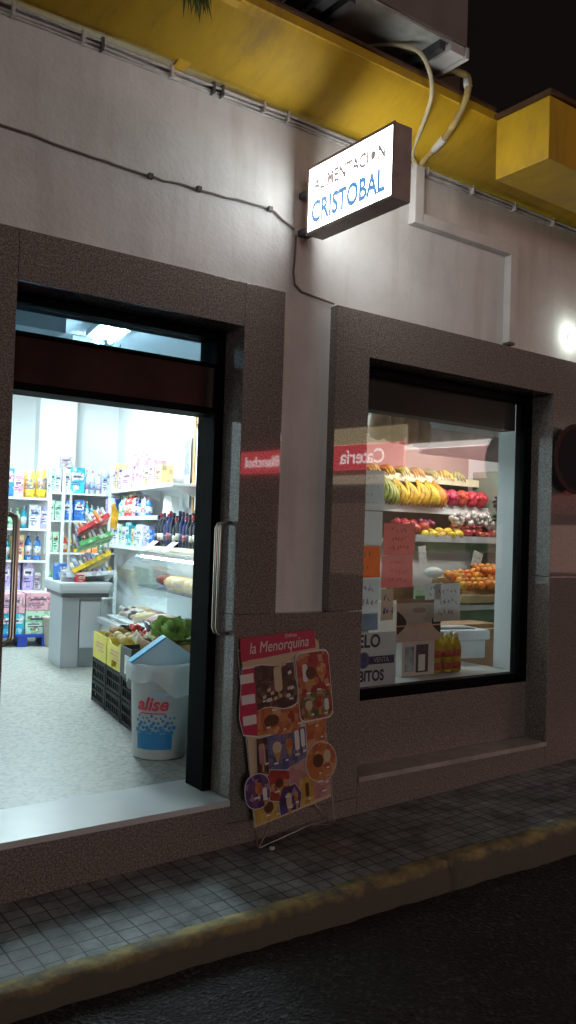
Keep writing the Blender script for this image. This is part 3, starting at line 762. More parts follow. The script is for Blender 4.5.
def bottle(r, h, squat=0):
    mb = MB()
    mb.lathe([(r*.9, 0), (r, h*.03), (r, h*.62), (r*.75, h*.72), (r*.36, h*.80), (r*.34, h*.88)], 12)
    mb.mi = 1; mb.lathe([(r*.40, h*.88), (r*.40, h), (r*.34, h*1.0)], 10); mb.lathe([(r*1.012, h*.18), (r*1.012, h*.52)], 12)
    return mb
def bag(w, d, h):
    mb = MB()
    zs = [0, .12, .3, .5, .7, .86, 1.0]; ws = [.86, .98, 1.0, .98, .95, .9, .96]; ds = [.9, 1.0, 1.0, .9, .7, .35, .06]
    rings = []
    for z, a, b in zip(zs, ws, ds):
        rings.append([mb.bm.verts.new((a*w/2*cx, b*d/2*cy_, z*h)) for cx, cy_ in ((-1,-.6),(-.5,-1),(.5,-1),(1,-.6),(1,.6),(.5,1),(-.5,1),(-1,.6))])
    for a, b in zip(rings, rings[1:]):
        for k in range(8):
            f = mb.bm.faces.new((a[k], a[(k+1)%8], b[(k+1)%8], b[k])); f.smooth = True
    mb.bm.faces.new(rings[0][::-1]); mb.bm.faces.new(rings[-1])
    for f in mb.bm.faces:
        z = sum(v.co.z for v in f.verts)/len(f.verts)/h
        y = sum(v.co.y for v in f.verts)/len(f.verts)
        f.material_index = 1 if (.28 < z < .68 and y < -d*.3) else 0
    return mb
PAL = dict(white=((.72,.73,.74),(.25,.35,.6)), blue=((.03,.17,.55),(.75,.78,.8)), teal=((.02,.36,.50),(.8,.82,.8)), yellow=((.75,.52,.03),(.12,.12,.10)), pink=((.72,.33,.42),(.8,.75,.76)),
           lilac=((.42,.35,.62),(.75,.74,.8)), orange=((.78,.25,.03),(.85,.78,.6)), red=((.60,.04,.05),(.8,.75,.5)), green=((.10,.40,.13),(.75,.78,.6)), mint=((.50,.70,.55),(.2,.5,.25)),
           cream=((.66,.50,.26),(.5,.2,.1)), grey=((.45,.46,.48),(.2,.2,.25)), navy=((.02,.03,.15),(.5,.5,.6)), palepink=((.72,.40,.46),(.50,.22,.28)))
LIB = {}
def product(kind, colour, w, d, h):
    key = (kind, colour, round(w, 3), round(h, 3))
    if key not in LIB:
        rnd = random.Random(hash((kind, colour)) & 255)
        if kind == 'carton': mb = carton(w, d, h, rnd, len(LIB) % 2)
        elif kind == 'bottle': mb = bottle(w/2, h)
        else: mb = bag(w, d, h)
        LIB[key] = mb.mesh(kind, pack_mats(*PAL[colour], colour))
    return LIB[key]
def stock(row, u0, v0, du, dv, z, rz, place, group, depth=.16, tilt=None, rows=1):
    """row: (kind, colour, w, h) from left to right, standing along the direction (du, dv) from (u0, v0)"""
    s = 0.0
    names = {'carton': 'product_box', 'bottle': 'product_bottle', 'bag': 'product_bag'}
    words = {'carton': 'box', 'bottle': 'bottle', 'bag': 'bag'}
    cnt = {}
    out = []
    for (kind, colour, w, h) in row:
        if kind is None: s += w; continue
        d = w if kind == 'bottle' else depth
        u, v = u0 + du*(s + w/2), v0 + dv*(s + w/2)
        x, y = rv(u, v)
        me = product(kind, colour, w, d, h)
        k = (kind, colour); cnt[k] = cnt.get(k, 0) + 1
        tot = sum(1 for r in row if r[0] == kind and r[1] == colour)
        cw = {'palepink': 'pale pink'}.get(colour, colour)
        lab = f"{cw} {words[kind]} on {place}" + (f", {ORD[cnt[k]-1]} such from left" if tot > 1 else '')
        jd = random.random()*.05
        o = obj(names[kind], me, None, None, (x + jd*math.sin(-rz)*-1, y + jd*math.cos(rz), z), rz + (random.random()-.5)*.16)
        f_ = .96 + random.random()*.2; o.scale = (.97, 1, f_)
        tag(o, lab, words[kind], group)
        out.append(o)
        s += w + .006
    return out
def run(spec, total):
    """repeat a spec of (kind, colour, w, h, n) until the length is filled"""
    out = []; s = 0; i = 0
    flat = []
    for (k, c, w, h, n) in spec: flat += [(k, c, w, h)]*n
    while s < total - flat[i % len(flat)][2] and len(out) < 19:
        out.append(flat[i % len(flat)]); s += flat[i % len(flat)][2] + .006; i += 1
        if i >= len(flat): break
    return out
def shelf_unit(label, u0, u1, v, depth, zs, top, posts, rz=RZ, back=True):
    x, y = rv(u0, v)
    t = thing('shelf_unit', label, 'shelving', (x, y, .22), rz)
    w = u1-u0
    for z in zs: obj('shelf', MB().box(.0, w, 0, depth, z-.024-.22, z-.22, .003), SHELF, t)
    for px in posts: obj('post', MB().box(px-.02, px+.02, -.012, .028, 0, top-.22, .003), SHELF, t)
    if back: obj('back_panel', MB().box(0, w, depth, depth+.015, .05, top-.22), SHELF, t)
    return t
# left shelving (faces the door)
LU0, LV = 1.55, 6.35
shelf_unit('tall white shelving farthest left in the shop stacked with colourful packages', LU0, 2.385, LV, .4, (.80, 1.14, 1.50, 1.85), 1.92, (.02, .81))
G1 = 'packages on the left shelving'
def left(row, z, place, off=0.0): stock(row, LU0+off, LV+.11, 1, 0, z, RZ, place, G1)
left([('carton','lilac',.13,.24),('carton','white',.12,.22),('carton','blue',.16,.33),('carton','pink',.11,.25),('bag','yellow',.12,.31),('bag','yellow',.12,.29),('carton','white',.05,.2)], 1.852, 'the top shelf of left shelving')
left(run([('bottle','teal',.07,.24,2),('bottle','white',.07,.25,3),('bottle','mint',.07,.22,2),('bottle','teal',.07,.25,1),('carton','white',.13,.24,1),('carton','lilac',.08,.22,2)], .83), 1.502, 'the second shelf of left shelving')
left(run([('bottle','white',.08,.27,3),('bottle','teal',.08,.26,2),('carton','cream',.07,.26,2),('bottle','blue',.085,.28,5)], .83), 1.142, 'the third shelf of left shelving')
left(run([('bottle','mint',.07,.26,4),('carton','lilac',.12,.27,3),('carton','grey',.08,.2,1),('carton','orange',.08,.22,1)], .83), .802, 'the fourth shelf of left shelving')
# nappy packs and blue pallet below
x, y = rv(2.10, 6.17)
t = thing('pallet', 'blue plastic pallet on the floor under the stacked nappy packs', 'pallet', (x, y, .217), RZ)
PB = mat('blue_pallet', (.01, .04, .30), .5)
obj('deck', MB().box(-.35, .28, -.16, .3, .10, .13, .004), PB, t)
for px in (-.31, -.03, .23): obj('foot', MB().box(px-.05, px+.05, -.155, .29, 0, .10, .004), PB, t)
G2 = 'wrapped packs stacked on the blue pallet'
def pack(u, z, w, h, colour, label):
    me = product('carton', colour, w, .3, h)
    x, y = rv(u, 6.21)
    tag(obj('wrapped_pack', me, None, None, (x, y, z), RZ), label, 'pack', G2)
pack(1.96, .35, .26, .22, 'teal', 'blue wrapped pack at the left of the bottom row on the pallet')
pack(2.235, .35, .27, .25, 'mint', 'pale green wrapped pack at the right of the bottom row on the pallet')
pack(1.96, .575, .26, .21, 'palepink', 'pale pink pack in the stack above the blue pack')
pack(2.235, .605, .27, .19, 'palepink', 'pale pink pack in the stack above the pale green pack')

# back shelving with white posts
BV = 7.62
shelf_unit('white shelving with upright posts in the middle of the shop back wall', 2.56, 3.50, BV, .4, (.62, 1.20, 1.62, 1.98), 2.31, (.02, .20, .92))
G3 = 'packages on the back shelving'
def back(row, z, place): stock(row, 2.585, BV+.11, 1, 0, z, RZ, place, G3)
back(run([('carton','mint',.075,.28,1),('carton','white',.075,.27,1),(None,'',.03,0,1),('carton','white',.08,.27,1),('carton','teal',.19,.31,1),('bottle','white',.07,.28,3),('carton','white',.1,.3,1),('carton','cream',.1,.26,2)], .92), 1.982, 'the top of back shelving')
back(run([('carton','mint',.08,.25,2),(None,'',.03,0,1),('carton','blue',.13,.26,2),('bottle','teal',.07,.22,2),('bottle','white',.07,.2,3),('carton','lilac',.08,.25,2)], .92), 1.622, 'the second shelf of back shelving')
back(run([('carton','mint',.08,.24,2),(None,'',.03,0,1),('bottle','red',.07,.22,1),('bottle','yellow',.07,.24,2),('carton','orange',.075,.26,3),('bottle','mint',.07,.24,2),('carton','white',.1,.22,2)], .92), 1.202, 'the third shelf of back shelving')
back(run([('carton','mint',.08,.3,2),(None,'',.03,0,1),('bottle','navy',.07,.26,2),('bottle','blue',.08,.3,3),('carton','orange',.1,.3,1),('carton','lilac',.1,.3,3)], .92), .622, 'the lowest shelf of back shelving')
x, y = rv(2.80, 7.75)
t = tag(obj('product_box', product('carton', 'grey', .15, .1, .14), None, None, (x, y, 2.312), RZ), 'small grey printed box alone on top of the back shelving post', 'box')

# right wall shelving over the deli counter
RU = 3.30
def rshelf(label, z, v0, v1, th=.03):
    x, y = rv(RU, v0)
    t = thing('wall_shelf', label, 'shelf', (x, y, z-th), RZ, 'long shelves on the right wall')
    obj('board', MB().box(0, .30, 0, v1-v0, 0, th, .003), SHELF, t)
    obj('price_rail', MB().box(-.012, -.0005, 0, v1-v0, -.008, th+.006), mat('price_rail', (.62, .66, .66), .4), t)
    for vv_ in (.1, (v1-v0)/2, v1-v0-.1): obj('bracket', MB().prism([(.02, -.001), (.29, -.001), (.29, -.12)], vv_-.01, vv_+.01), SHELF, t)
rshelf('top long white wall shelf carrying pink boxes', 2.02, 4.75, 7.55)
rshelf('second long white wall shelf carrying red bottles', 1.68, 4.75, 7.55)
rshelf('third long white wall shelf level with the wine bottles', 1.33, 4.75, 7.55)
G4 = 'goods on the right wall shelves'
RZ2 = RZ - R(90)
def right(row, z, place, v=7.5): return stock(row, RU+.10, v, 0, -1, z, RZ2, place, G4, .14)
right([('carton','white',.16,.28),('carton','white',.14,.26),('bottle','white',.09,.3),('carton','cream',.12,.32),('carton','navy',.05,.26),('carton','lilac',.14,.2),('carton','palepink',.46,.20),('carton','palepink',.16,.36),('carton','palepink',.22,.18),('carton','cream',.26,.24),('carton','palepink',.22,.26),('carton','cream',.2,.2)], 2.022, 'top right wall shelf')
for i, zz in enumerate((2.223, 2.334)):
    x, y = rv(RU+.10, 6.33)
    tag(obj('product_box', product('carton', 'palepink', .44, .14, .11), None, None, (x, y, zz), RZ2), ('middle' if i == 0 else 'topmost') + ' flat pale pink box in the stack on the top wall shelf', 'box', G4)
right([('carton','lilac',.08,.22),('carton','white',.1,.24),('bottle','teal',.08,.24),('bottle','mint',.08,.25),('carton','navy',.08,.22),('bottle','mint',.09,.25),('bottle','teal',.09,.26),('bottle','mint',.09,.25),('bottle','red',.085,.26),('bottle','red',.085,.26),('bottle','red',.085,.26),('bottle','red',.085,.26),('bottle','pink',.085,.22),('bottle','navy',.085,.2),('bottle','blue',.085,.2),('bottle','lilac',.085,.2),('bottle','white',.085,.22),('bottle','blue',.085,.2)], 1.682, 'second right wall shelf')
right([('carton','white',.2,.22),('carton','lilac',.14,.2),('carton','white',.2,.24),('carton','mint',.16,.24),('carton','white',.22,.22),('carton','teal',.2,.26),('carton','cream',.18,.2),('carton','teal',.14,.24),('carton','white',.2,.22),('carton','lilac',.16,.25),('carton','blue',.14,.2)], 1.332, 'third right wall shelf')
# wood door case, posters on the right wall
x, y = rv(3.60, 4.80)
t = thing('wooden_doorcase', 'brown wooden door case on the right wall behind the wine bottles', 'door case', (x, y, .22), RZ)
obj('jamb', MB().box(-.03, .0, .10, .16, 0, 2.9, .003), WOOD, t); obj('panel', MB().box(-.02, -.0, -.16, .0995, 0, 2.9), WOOD, t)
def poster(name, label, u, v, z0, w, h, base, marks, rz=RZ2, cat='poster', group=None, th=.003, seed=1):
    x, y = rv(u, v)
    t = thing(name, label, cat, (x, y, z0), rz, group)
    obj('sheet', MB().box(-w/2, w/2, -th, 0, 0, h), base, t)
    rnd = random.Random(seed)
    mb = MB()
    for (x0, x1, za, zb) in marks:
        mb.face([(x0*w, -th-.0008, za*h), (x1*w, -th-.0008, za*h), (x1*w, -th-.0008, zb*h), (x0*w, -th-.0008, zb*h)])
    return t, mb
def paper(name, col):
    m = bpy.data.materials.new(name); m.use_nodes = True; nt = m.node_tree; nt.nodes.clear()
    out = nt.nodes.new('ShaderNodeOutputMaterial'); d = nt.nodes.new('ShaderNodeBsdfDiffuse'); t = nt.nodes.new('ShaderNodeBsdfTranslucent'); mx = nt.nodes.new('ShaderNodeMixShader')
    tc = nt.nodes.new('ShaderNodeTexCoord'); n = nt.nodes.new('ShaderNodeTexNoise'); n.inputs['Scale'].default_value = 9; n.inputs['Detail'].default_value = 5
    nt.links.new(tc.outputs['Object'], n.inputs['Vector'])
    c = nt.nodes.new('ShaderNodeMix'); c.data_type = 'RGBA'; c.inputs[6].default_value = (*[x*.8 for x in col], 1); c.inputs[7].default_value = (*col, 1)
    nt.links.new(n.outputs[0], c.inputs[0])
    for q in (d, t): nt.links.new(c.outputs[2], q.inputs[0])
    mx.inputs[0].default_value = .5
    nt.links.new(d.outputs[0], mx.inputs[1]); nt.links.new(t.outputs[0], mx.inputs[2]); nt.links.new(mx.outputs[0], out.inputs[0])
    MATS[name] = m
    return m
INK = mat('ink', (.03, .03, .05), .6); REDINK = mat('red_ink', (.55, .03, .03), .5); PAPER = mat('white_paper', (.74, .74, .72), .7); SHEET = paper('notice_paper', (.80, .79, .78))
t, mb = poster('wall_poster', 'tall white calendar poster with dark picture on the wall above the bottles', 3.585, 5.18, 1.78, .22, .78, PAPER, [(-.4,.4,.45,.95)])
obj('picture', mb, mat('dark_picture', (.22, .26, .36), .5, 0, .8, 25), t)
t, mb = poster('notice_sheet', 'white notice sheet with red print beside the dark door frame', 3.565, 4.76, 1.75, .17, .9, PAPER, [(.05,.45,.05,.7)])
obj('print', mb, mat('red_print', (.6, .12, .06), .5, 0, .6, 20), t)
m_ = MB()
for i in range(5): m_.prism([(-.10+.015*i, 0), (.05+.015*i, -.02), (.07+.015*i, .19), (-.08+.015*i, .21)], i*.012, i*.012+.006)
x, y = rv(3.42, 5.28)
tag(obj('leaflet_rack', m_, PAPER, None, (x, y, 1.70), RZ2+.3), 'fan of white leaflets leaning at the end of the second wall shelf', 'leaflets')

# ------------------------------------------------------------------ checkout counter with sweets
cx_, cy_ = rv(2.18, 4.5)
CK = thing('checkout_counter', 'grey checkout counter with thick rounded top left of the deli case', 'counter', (cx_, cy_, .217), RZ)
obj('base', MB().box(0, .16, 0, .6, 0, .66, .006).box(.1605, .38, .05, .55, 0, .66, .006), GREY, CK)
obj('counter_top', MB().box(-.05, .46, -.10, .75, .70, .80, .03), mat('counter_grey', (.46, .49, .52), .35), CK)
obj('apron', MB().box(-.02, .42, -.06, .70, .661, .699), GREYD, CK)
obj('side_panel', MB().box(.17, .36, .0, .049, .18, .62, .01), mat('pale_panel', (.56, .59, .63), .4), CK)
SR = thing('sweet_rack', 'tilted wire rack of bright sweet packets standing on the checkout counter', 'display rack', (*rv(2.47, 4.62), 1.018), RZ)
obj('post', MB().box(-.20, -.18, .16, .18, 0, .86).box(.18, .20, .16, .18, 0, .86), SHELF, SR)
rnd = random.Random(11)
TR = []
for i, (z, c, tl, x0, x1, hh) in enumerate(((.03, 'white', 4, -.26, .20, .07), (.15, 'yellow', 28, -.20, .20, .12), (.36, 'green', 20, -.14, .20, .10), (.52, 'red', 30, -.16, .17, .09))):
    M = Matrix.Translation((0, .0, z)) @ Matrix.Rotation(R(-tl), 4, 'Y') @ Matrix.Rotation(R(-18), 4, 'X')
    mb = MB(); mb.box(x0, x1, -.10, .16, 0, .010, 0, M); mb.box(x0, x1, -.112, -.1005, -.006, .036, 0, M)
    tr = obj('tray', mb, pack_mats(*PAL[c], c)[0], SR)
    n = 9; st = (x1-x0-.01)/n
    for k in range(n):
        cc = rnd.choice((['yellow', 'white', 'red', 'white', 'orange'], ['white', 'grey', 'white', 'lilac', 'cream'], ['grey', 'white', 'green', 'mint', 'navy'], ['white', 'grey', 'orange', 'white', 'cream'])[i])
        for q in range(2):
            mb = MB(); mb.box(x0+.006+st*k, x0+st*(k+.86), -.09+q*.12, -.03+q*.12, .011, .03+rnd.random()*hh+q*.03, .003, M @ Matrix.Rotation((rnd.random()-.5)*.12, 4, 'X'))
            obj('packet', mb, pack_mats(*PAL[cc], cc)[(k+q) % 2], tr)
obj('header_card', MB().prism([(.17, .52), (.23, .50), (.25, .66), (.20, .76), (.175, .74)], .02, .026), mat('orange_card', (.80, .42, .03), .5, 0, .5, 14), SR)
for i, (u, v, c, k_, w_, h_, lab) in enumerate(((2.24, 4.60, 'white', 'carton', .12, .10, 'small white box at the left end of the checkout top'), (2.33, 4.50, 'red', 'carton', .07, .07, 'little red box at the front of the checkout top'),
        (2.40, 5.00, 'yellow', 'bag', .14, .16, 'yellow bag at the back of the checkout top'), (2.22, 4.85, 'blue', 'carton', .10, .16, 'blue box behind the white box on the checkout'))):
    x, y = rv(u, v)
    tag(obj('product_' + ('box' if k_ == 'carton' else 'bag'), product(k_, c, w_, .1, h_), None, None, (x, y, 1.018), RZ + .2*i), lab, 'box' if k_ == 'carton' else 'bag', 'odds and ends on the checkout')
# low items at the post foot
x, y = rv(2.42, 6.02)
tag(obj('floor_bin', MB().lathe([(.10, 0), (.12, .02), (.14, .3), (.15, .31), (.15, .33)], 14), mat('beige_bin', (.45, .40, .33), .6), None, (x, y, .217)), 'small beige bin on the floor between the pallet and the checkout', 'bin')

# ------------------------------------------------------------------ deli counter
dx_, dy_ = rv(2.50, 2.0)
DC = thing('deli_counter', 'curved glass refrigerated deli counter with white base inside the shop', 'deli counter', (dx_, dy_, .217), RZ)
L = 2.4
def extr(prof, y0, y1, thick=None, closed=True):
    mb = MB()
    a = [mb.bm.verts.new((x, y0, z)) for x, z in prof]; b = [mb.bm.verts.new((x, y1, z)) for x, z in prof]
    n = len(prof)
    for k in range(n if closed else n-1):
        f = mb.bm.faces.new((a[k], a[(k+1)%n], b[(k+1)%n], b[k])); f.smooth = True
    if closed: mb.bm.faces.new(a[::-1]); mb.bm.faces.new(b)
    return mb
obj('base', MB().box(.04, .66, 0, L, .05, .43, .01), mat('deli_white', (.60, .64, .66), .35), DC)
obj('plinth', MB().box(.08, .62, .03, L-.03, 0, .0495), GREYD, DC)
obj('bumper', MB().box(-.02, .06, -.01, L+.01, .431, .485, .014), mat('deli_steel', (.60, .63, .66), .3, .6), DC)
prof = [(.02, .486), (.03, .56), (.055, .66), (.10, .77), (.16, .90), (.25, 1.01), (.35, 1.08), (.46, 1.125)]
DEG = glass('deli_glass', (.93, .97, .98), 1.5, .02, .02)
mb = extr(prof, 0, L, closed=False)
obj('curved_glass', mb, DEG, DC)
obj('counter_shelf', MB().box(.44, .74, -.01, L+.01, 1.130, 1.16, .006), CREAM, DC)
obj('back_panel', MB().box(.66, .70, 0, L, .431, 1.129), MATS['deli_white'], DC)
endp = prof + [(.65, 1.125), (.65, .486)]
for yy in (.0, L-.008):
    obj('end_glass', MB().prism(endp, yy+.001, yy+.007), DEG, DC)
obj('added_case_light', MB().tube([(.37, .06, 1.06), (.37, L-.06, 1.06)], .011, 8), emit('added_case_glow', (.85, 1.0, 1.0), 22), DC)  # added tube: its glow stands in for a streak reflected on the glass
obj('tray', MB().box(.07, .655, .02, L-.02, .49, .505), mat('tray_white', (.7, .72, .72), .4), DC)
obj('mid_shelf', MB().box(.36, .655, .02, L-.02, .78, .79), glass('shelf_glass', (.8, .9, .9)), DC)
def at_deli(lx, ly, lz):
    c, s = math.cos(RZ), math.sin(RZ)
    return (dx_ + lx*c - ly*s, dy_ + lx*s + ly*c, .217+lz)
CHEESE = mat('cheese', (.62, .44, .20), .5, 0, .2, 8); MEAT = mat('cured_meat', (.24, .07, .05), .45, 0, .5, 25); HAMM = mat('pale_ham', (.66, .42, .36), .45, 0, .2, 15)
rnd = random.Random(2)
k = 0
for ly in (.4, .64, .88, 1.12, 1.36, 1.6):
    mb = MB(); mb.lathe([(.09, 0), (.11, .02), (.115, .06), (.11, .10), (.08, .115), (0, .118)], 18)
    tag(obj('cheese_wheel', mb, CHEESE, None, at_deli(.47+.03*(k % 2), ly, .791), rnd.random()), f'round tan cheese on the upper glass deli shelf, {ORD[k]} from near end', 'cheese', 'cheeses in the deli counter'); k += 1
for i in range(12):
    ly = .25 + i*.18
    mb = MB()
    pp = [Vector((0, -.12, .04)), Vector((0, -.06, .05)), Vector((.01, .02, .05)), Vector((0, .12, .04))]
    mm = (MEAT, HAMM, CHEESE)[i % 3]
    for q in range(3): mb.tube([p + Vector((.055*q-.05, rnd.random()*.02, 0)) for p in pp], [.012, .03, .03, .012], 8)
    tag(obj('cured_sausage', mb, mm, None, at_deli(.26+.1*(i % 2), ly, .507), R(80)+rnd.random()*.3), f"{('dark red','pale pink','tan')[i%3]} cured sausages on the deli tray, {ORD[i]} bundle from the near end", 'sausages', 'meats in the deli counter')
for i in range(9):
    mb = MB()
    pp = [(0, -.13, .05), (0, -.05, .055), (0, .05, .055), (0, .13, .05)]
    mb.tube(pp, [.03, .055, .055, .03], 12)
    tag(obj('cured_roll', mb, (HAMM, MEAT, CHEESE)[(i*2) % 3], None, at_deli(.58, .3 + i*.23, .792), R(90)*(i % 2) + .3), f"{('pink','tan','dark red')[i%3]} roll at the back of the upper deli shelf, {ORD[i]} from the near end", 'cold cuts', 'rolls on the upper deli shelf')
for i in range(5):
    ly = 1.75 + i*.13
    mb = MB()
    for q in range(9): mb.ball(((rnd.random()-.5)*.12, (rnd.random()-.5)*.1, .02+rnd.random()*.05), .025, 7, 5)
    tag(obj('food_tub', mb, mat('dark_olives', (.10, .06, .10), .4, 0, .6, 30) if i % 2 else mat('white_curd', (.7, .68, .6), .5), None, at_deli(.22, ly, .507)), f"{('heap of white curd','heap of dark olives')[i%2]} at the far end of the deli tray, {ORD[i]}", 'food', 'meats in the deli counter')
# wine bottles on the counter shelf
WINE = mat('wine_glass', (.010, .012, .022), .12); WINE2 = mat('blue_wine', (.012, .02, .10), .12)
CAPR = mat('cap_red', (.35, .02, .03), .35); CAPB = mat('cap_dark', (.02, .02, .06), .35); LABW = mat('label_cream', (.66, .62, .52), .6)
def wine(body, cap, lab):
    mb = MB(); mb.lathe([(.034, 0), (.037, .006), (.037, .19), (.030, .215), (.015, .24), (.0135, .27)], 14)
    mb.mi = 1; mb.lathe([(.0145, .262), (.0145, .305), (.012, .308)], 12)
    mb.mi = 2; mb.lathe([(.0375, .06), (.0375, .12)], 14)
    return mb.mesh('wine_bottle', [body, cap, lab])
LABD = mat('label_dark', (.06, .05, .09), .5); LABR = mat('label_wine', (.28, .05, .05), .5)
WM = [wine(WINE, CAPB, LABD), wine(WINE2, CAPB, LABD), wine(WINE, CAPR, LABW), wine(WINE2, CAPR, LABR), wine(WINE, CAPB, LABW)]
k = 0
for col_ in range(14):
    for row_ in range(2):
        ly = 2.34 - col_*.09 + (.04 if row_ else 0)
        o = obj('wine_bottle', WM[(col_*2 + row_*3) % 5], None, None, at_deli(.53+row_*.11, ly, 1.161), rnd.random()*6)
        o.scale = (1, 1, .86+rnd.random()*.22)
        tag(o, f"dark wine bottle in the {'back' if row_ else 'front'} row on the deli counter, {ORD[col_]} from left", 'bottle', 'wine bottles on the deli counter')
for i, ly in enumerate((2.30, 1.72)):
    mb = MB(); mb.box(-.09, .09, -.002, 0, 0, .13, 0, Matrix.Rotation(R(-50), 4, 'X'))
    tag(obj('price_card', mb, mat('pink_card', (.75, .45, .47), .6) if i == 0 else PAPER, None, at_deli(.40, ly, 1.125), RZ2), ('pink' if i == 0 else 'white') + ' price card leaning on the top of the curved deli glass', 'card')

# ------------------------------------------------------------------ crates of vegetables inside the door
def crate_mesh(w, d, h, m):
    mb = MB()
    for x in (-w/2+.012, w/2-.012):
        for y in (-d/2+.012, d/2-.012): mb.box(x-.012, x+.012, y-.012, y+.012, 0, h)
    mb.box(-w/2+.02, w/2-.02, -d/2+.02, d/2-.02, .004, .012)
    for z0, z1 in ((.006, .028), (h*.47, h*.56), (h-.03, h-.003)):
        for sx in (-1, 1): mb.box(sx*(w/2-.006)-.005, sx*(w/2-.006)+.005, -d/2+.0241, d/2-.0241, z0, z1)
        for sy in (-1, 1): mb.box(-w/2+.0241, w/2-.0241, sy*(d/2-.006)-.005, sy*(d/2-.006)+.005, z0, z1)
    mb.box(-w/2+.026, w/2-.026, -d/2+.026, d/2-.026, .013, h*.92)      # what the crate holds, dark in the slots
    for i in range(1, 7):
        y = -d/2 + d*i/7; x = -w/2 + w*i/7
        for sx in (-1, 1): mb.box(sx*(w/2-.008)-.003, sx*(w/2-.008)+.003, y-.008, y+.008, .006, h*.9)
        for sy in (-1, 1): mb.box(x-.008, x+.008, sy*(d/2-.008)-.003, sy*(d/2-.008)+.003, .006, h*.9)
    return mb.mesh('plastic_crate', m)
CM = crate_mesh(.34, .41, .162, CRATEB)
cols = [(2.30, 2.80, 'far'), (2.30, 2.37, 'middle'), (2.30, 1.94, 'near')]
for (u, v, w) in cols:
    for lv in range(2):
        x, y = rv(u, v)
        tag(obj('plastic_crate', CM, None, None, (x, y, .218+lv*.164), RZ), f"black slatted plastic crate, {'upper' if lv else 'lower'} one of the {w} stack on the shop floor", 'crate', 'black crates stacked inside the door')
YBOX = mat('yellow_box', (.74, .64, .10), .6, 0, .12, 8)
def tray_box(w, d, h, t=.006, notch=True):
    mb = MB()
    mb.box(-w/2, w/2, -d/2, d/2, 0, t)
    for s in (-1, 1):
        mb.box(-w/2, w/2, s*(d/2-t/2)-t/2, s*(d/2-t/2)+t/2, t, h)
    x = -w/2
    if notch: mb.prism([(-d/2+t, t), (-.07, t), (-.07, h*.30), (.07, h*.30), (.07, t), (d/2-t, t), (d/2-t, h), (d/2-t*3-.04, h), (.09, h*.85), (-.09, h*.85), (-d/2+t*3+.04, h), (-d/2+t, h)], 0, t, Matrix.Translation((-w/2+t, 0, 0)) @ Matrix.Rotation(R(90), 4, 'Z'))
    else: mb.box(-w/2, -w/2+t, -d/2+t, d/2-t, t, h)
    mb.box(w/2-t, w/2, -d/2+t, d/2-t, t, h)
    return mb
TOPZ = .218+.328+.002
PINKMARK = mat('box_print', (.62, .32, .22), .6)
for (u, v, w) in cols[:2]:
    x, y = rv(u, v)
    t = thing('vegetable_box', f'yellow cardboard vegetable box on the {w} crate stack', 'box', (x, y, TOPZ), RZ, 'boxes of vegetables on the crates')
    obj('tray', tray_box(.34, .40, .19, notch=(w == 'middle')), YBOX, t)
    mb = MB()
    for zz, w0, w1 in ((.115, -.12, .10), (.09, -.10, .12), (.065, -.13, .02)):
        mb.face([(-.1708, w0, zz), (-.1708, w1, zz), (-.1708, w1, zz+.014), (-.1708, w0, zz+.014)])
    obj('print', mb, PINKMARK, t)
POT = MB(); POT.ball((0, 0, 0), .036, 10, 7, 1.2, .95, .85); POT = POT.mesh('potato', fruit('potato_skin', (.46, .32, .17), .8))
TOM = MB(); TOM.ball((0, 0, 0), .036, 12, 8, 1, 1, .85); TOM = TOM.mesh('red_pepper', fruit('tomato_red', (.52, .03, .02), .25))
ONI = MB(); ONI.lathe([(0, -.03), (.02, -.028), (.036, -.005), (.033, .018), (.012, .034), (.004, .05)], 12); ONI = ONI.mesh('onion', mat('onion_white', (.72, .66, .52), .4, 0, .2, 20))
GART = MB(); GART.ball((0, 0, 0), .033, 10, 7, 1.1, 1, .9); GART = GART.mesh('squash', mat('pale_squash', (.62, .50, .22), .5, 0, .3, 15))
def heap(me, name, cat, u, v, z, spots, label, group):
    for i, (a, b_, c_) in enumerate(spots):
        x, y = rv(u+a, v+b_)
        tag(obj(name, me, None, None, (x, y, z+c_), random.random()*6), label.format(ORD[i]), cat, group)
gridpts = lambda nx, ny, sp, dz=.0: [((i-(nx-1)/2)*sp + (random.random()-.5)*.012, (j-(ny-1)/2)*sp + (random.random()-.5)*.012, dz + random.random()*.02) for i in range(nx) for j in range(ny)]
heap(POT, 'potato', 'potato', 2.33, 2.80, TOPZ+.16, gridpts(3, 4, .085), 'brown potato in the far yellow box, {} from the front left', 'potatoes in the far yellow box')
heap(POT, 'potato', 'potato', 2.31, 2.80, TOPZ+.21, gridpts(3, 2, .075), 'brown potato on top of the heap in the far yellow box, {}', 'potatoes on the heap in the far yellow box')
heap(GART, 'squash', 'squash', 2.24, 2.47, TOPZ+.19, gridpts(2, 3, .075), 'pale tan vegetable in the middle yellow box, {} from the left', 'pale vegetables in the middle yellow box')
heap(TOM, 'red_pepper', 'pepper', 2.36, 2.44, TOPZ+.21, gridpts(2, 3, .075), 'red pepper heaped in the middle yellow box, {} from the left', 'red peppers in the middle yellow box')
heap(TOM, 'red_pepper', 'pepper', 2.28, 2.40, TOPZ+.265, gridpts(1, 2, .075), 'red pepper at the very top of the middle yellow box, {}', 'red peppers at the top of the heap')
AUB = MB(); AUB.lathe([(0, 0), (.026, .01), (.036, .05), (.030, .10), (.018, .15), (.010, .17), (.003, .19)], 12); AUB = AUB.mesh('aubergine', mat('aubergine_skin', (.03, .008, .035), .2))
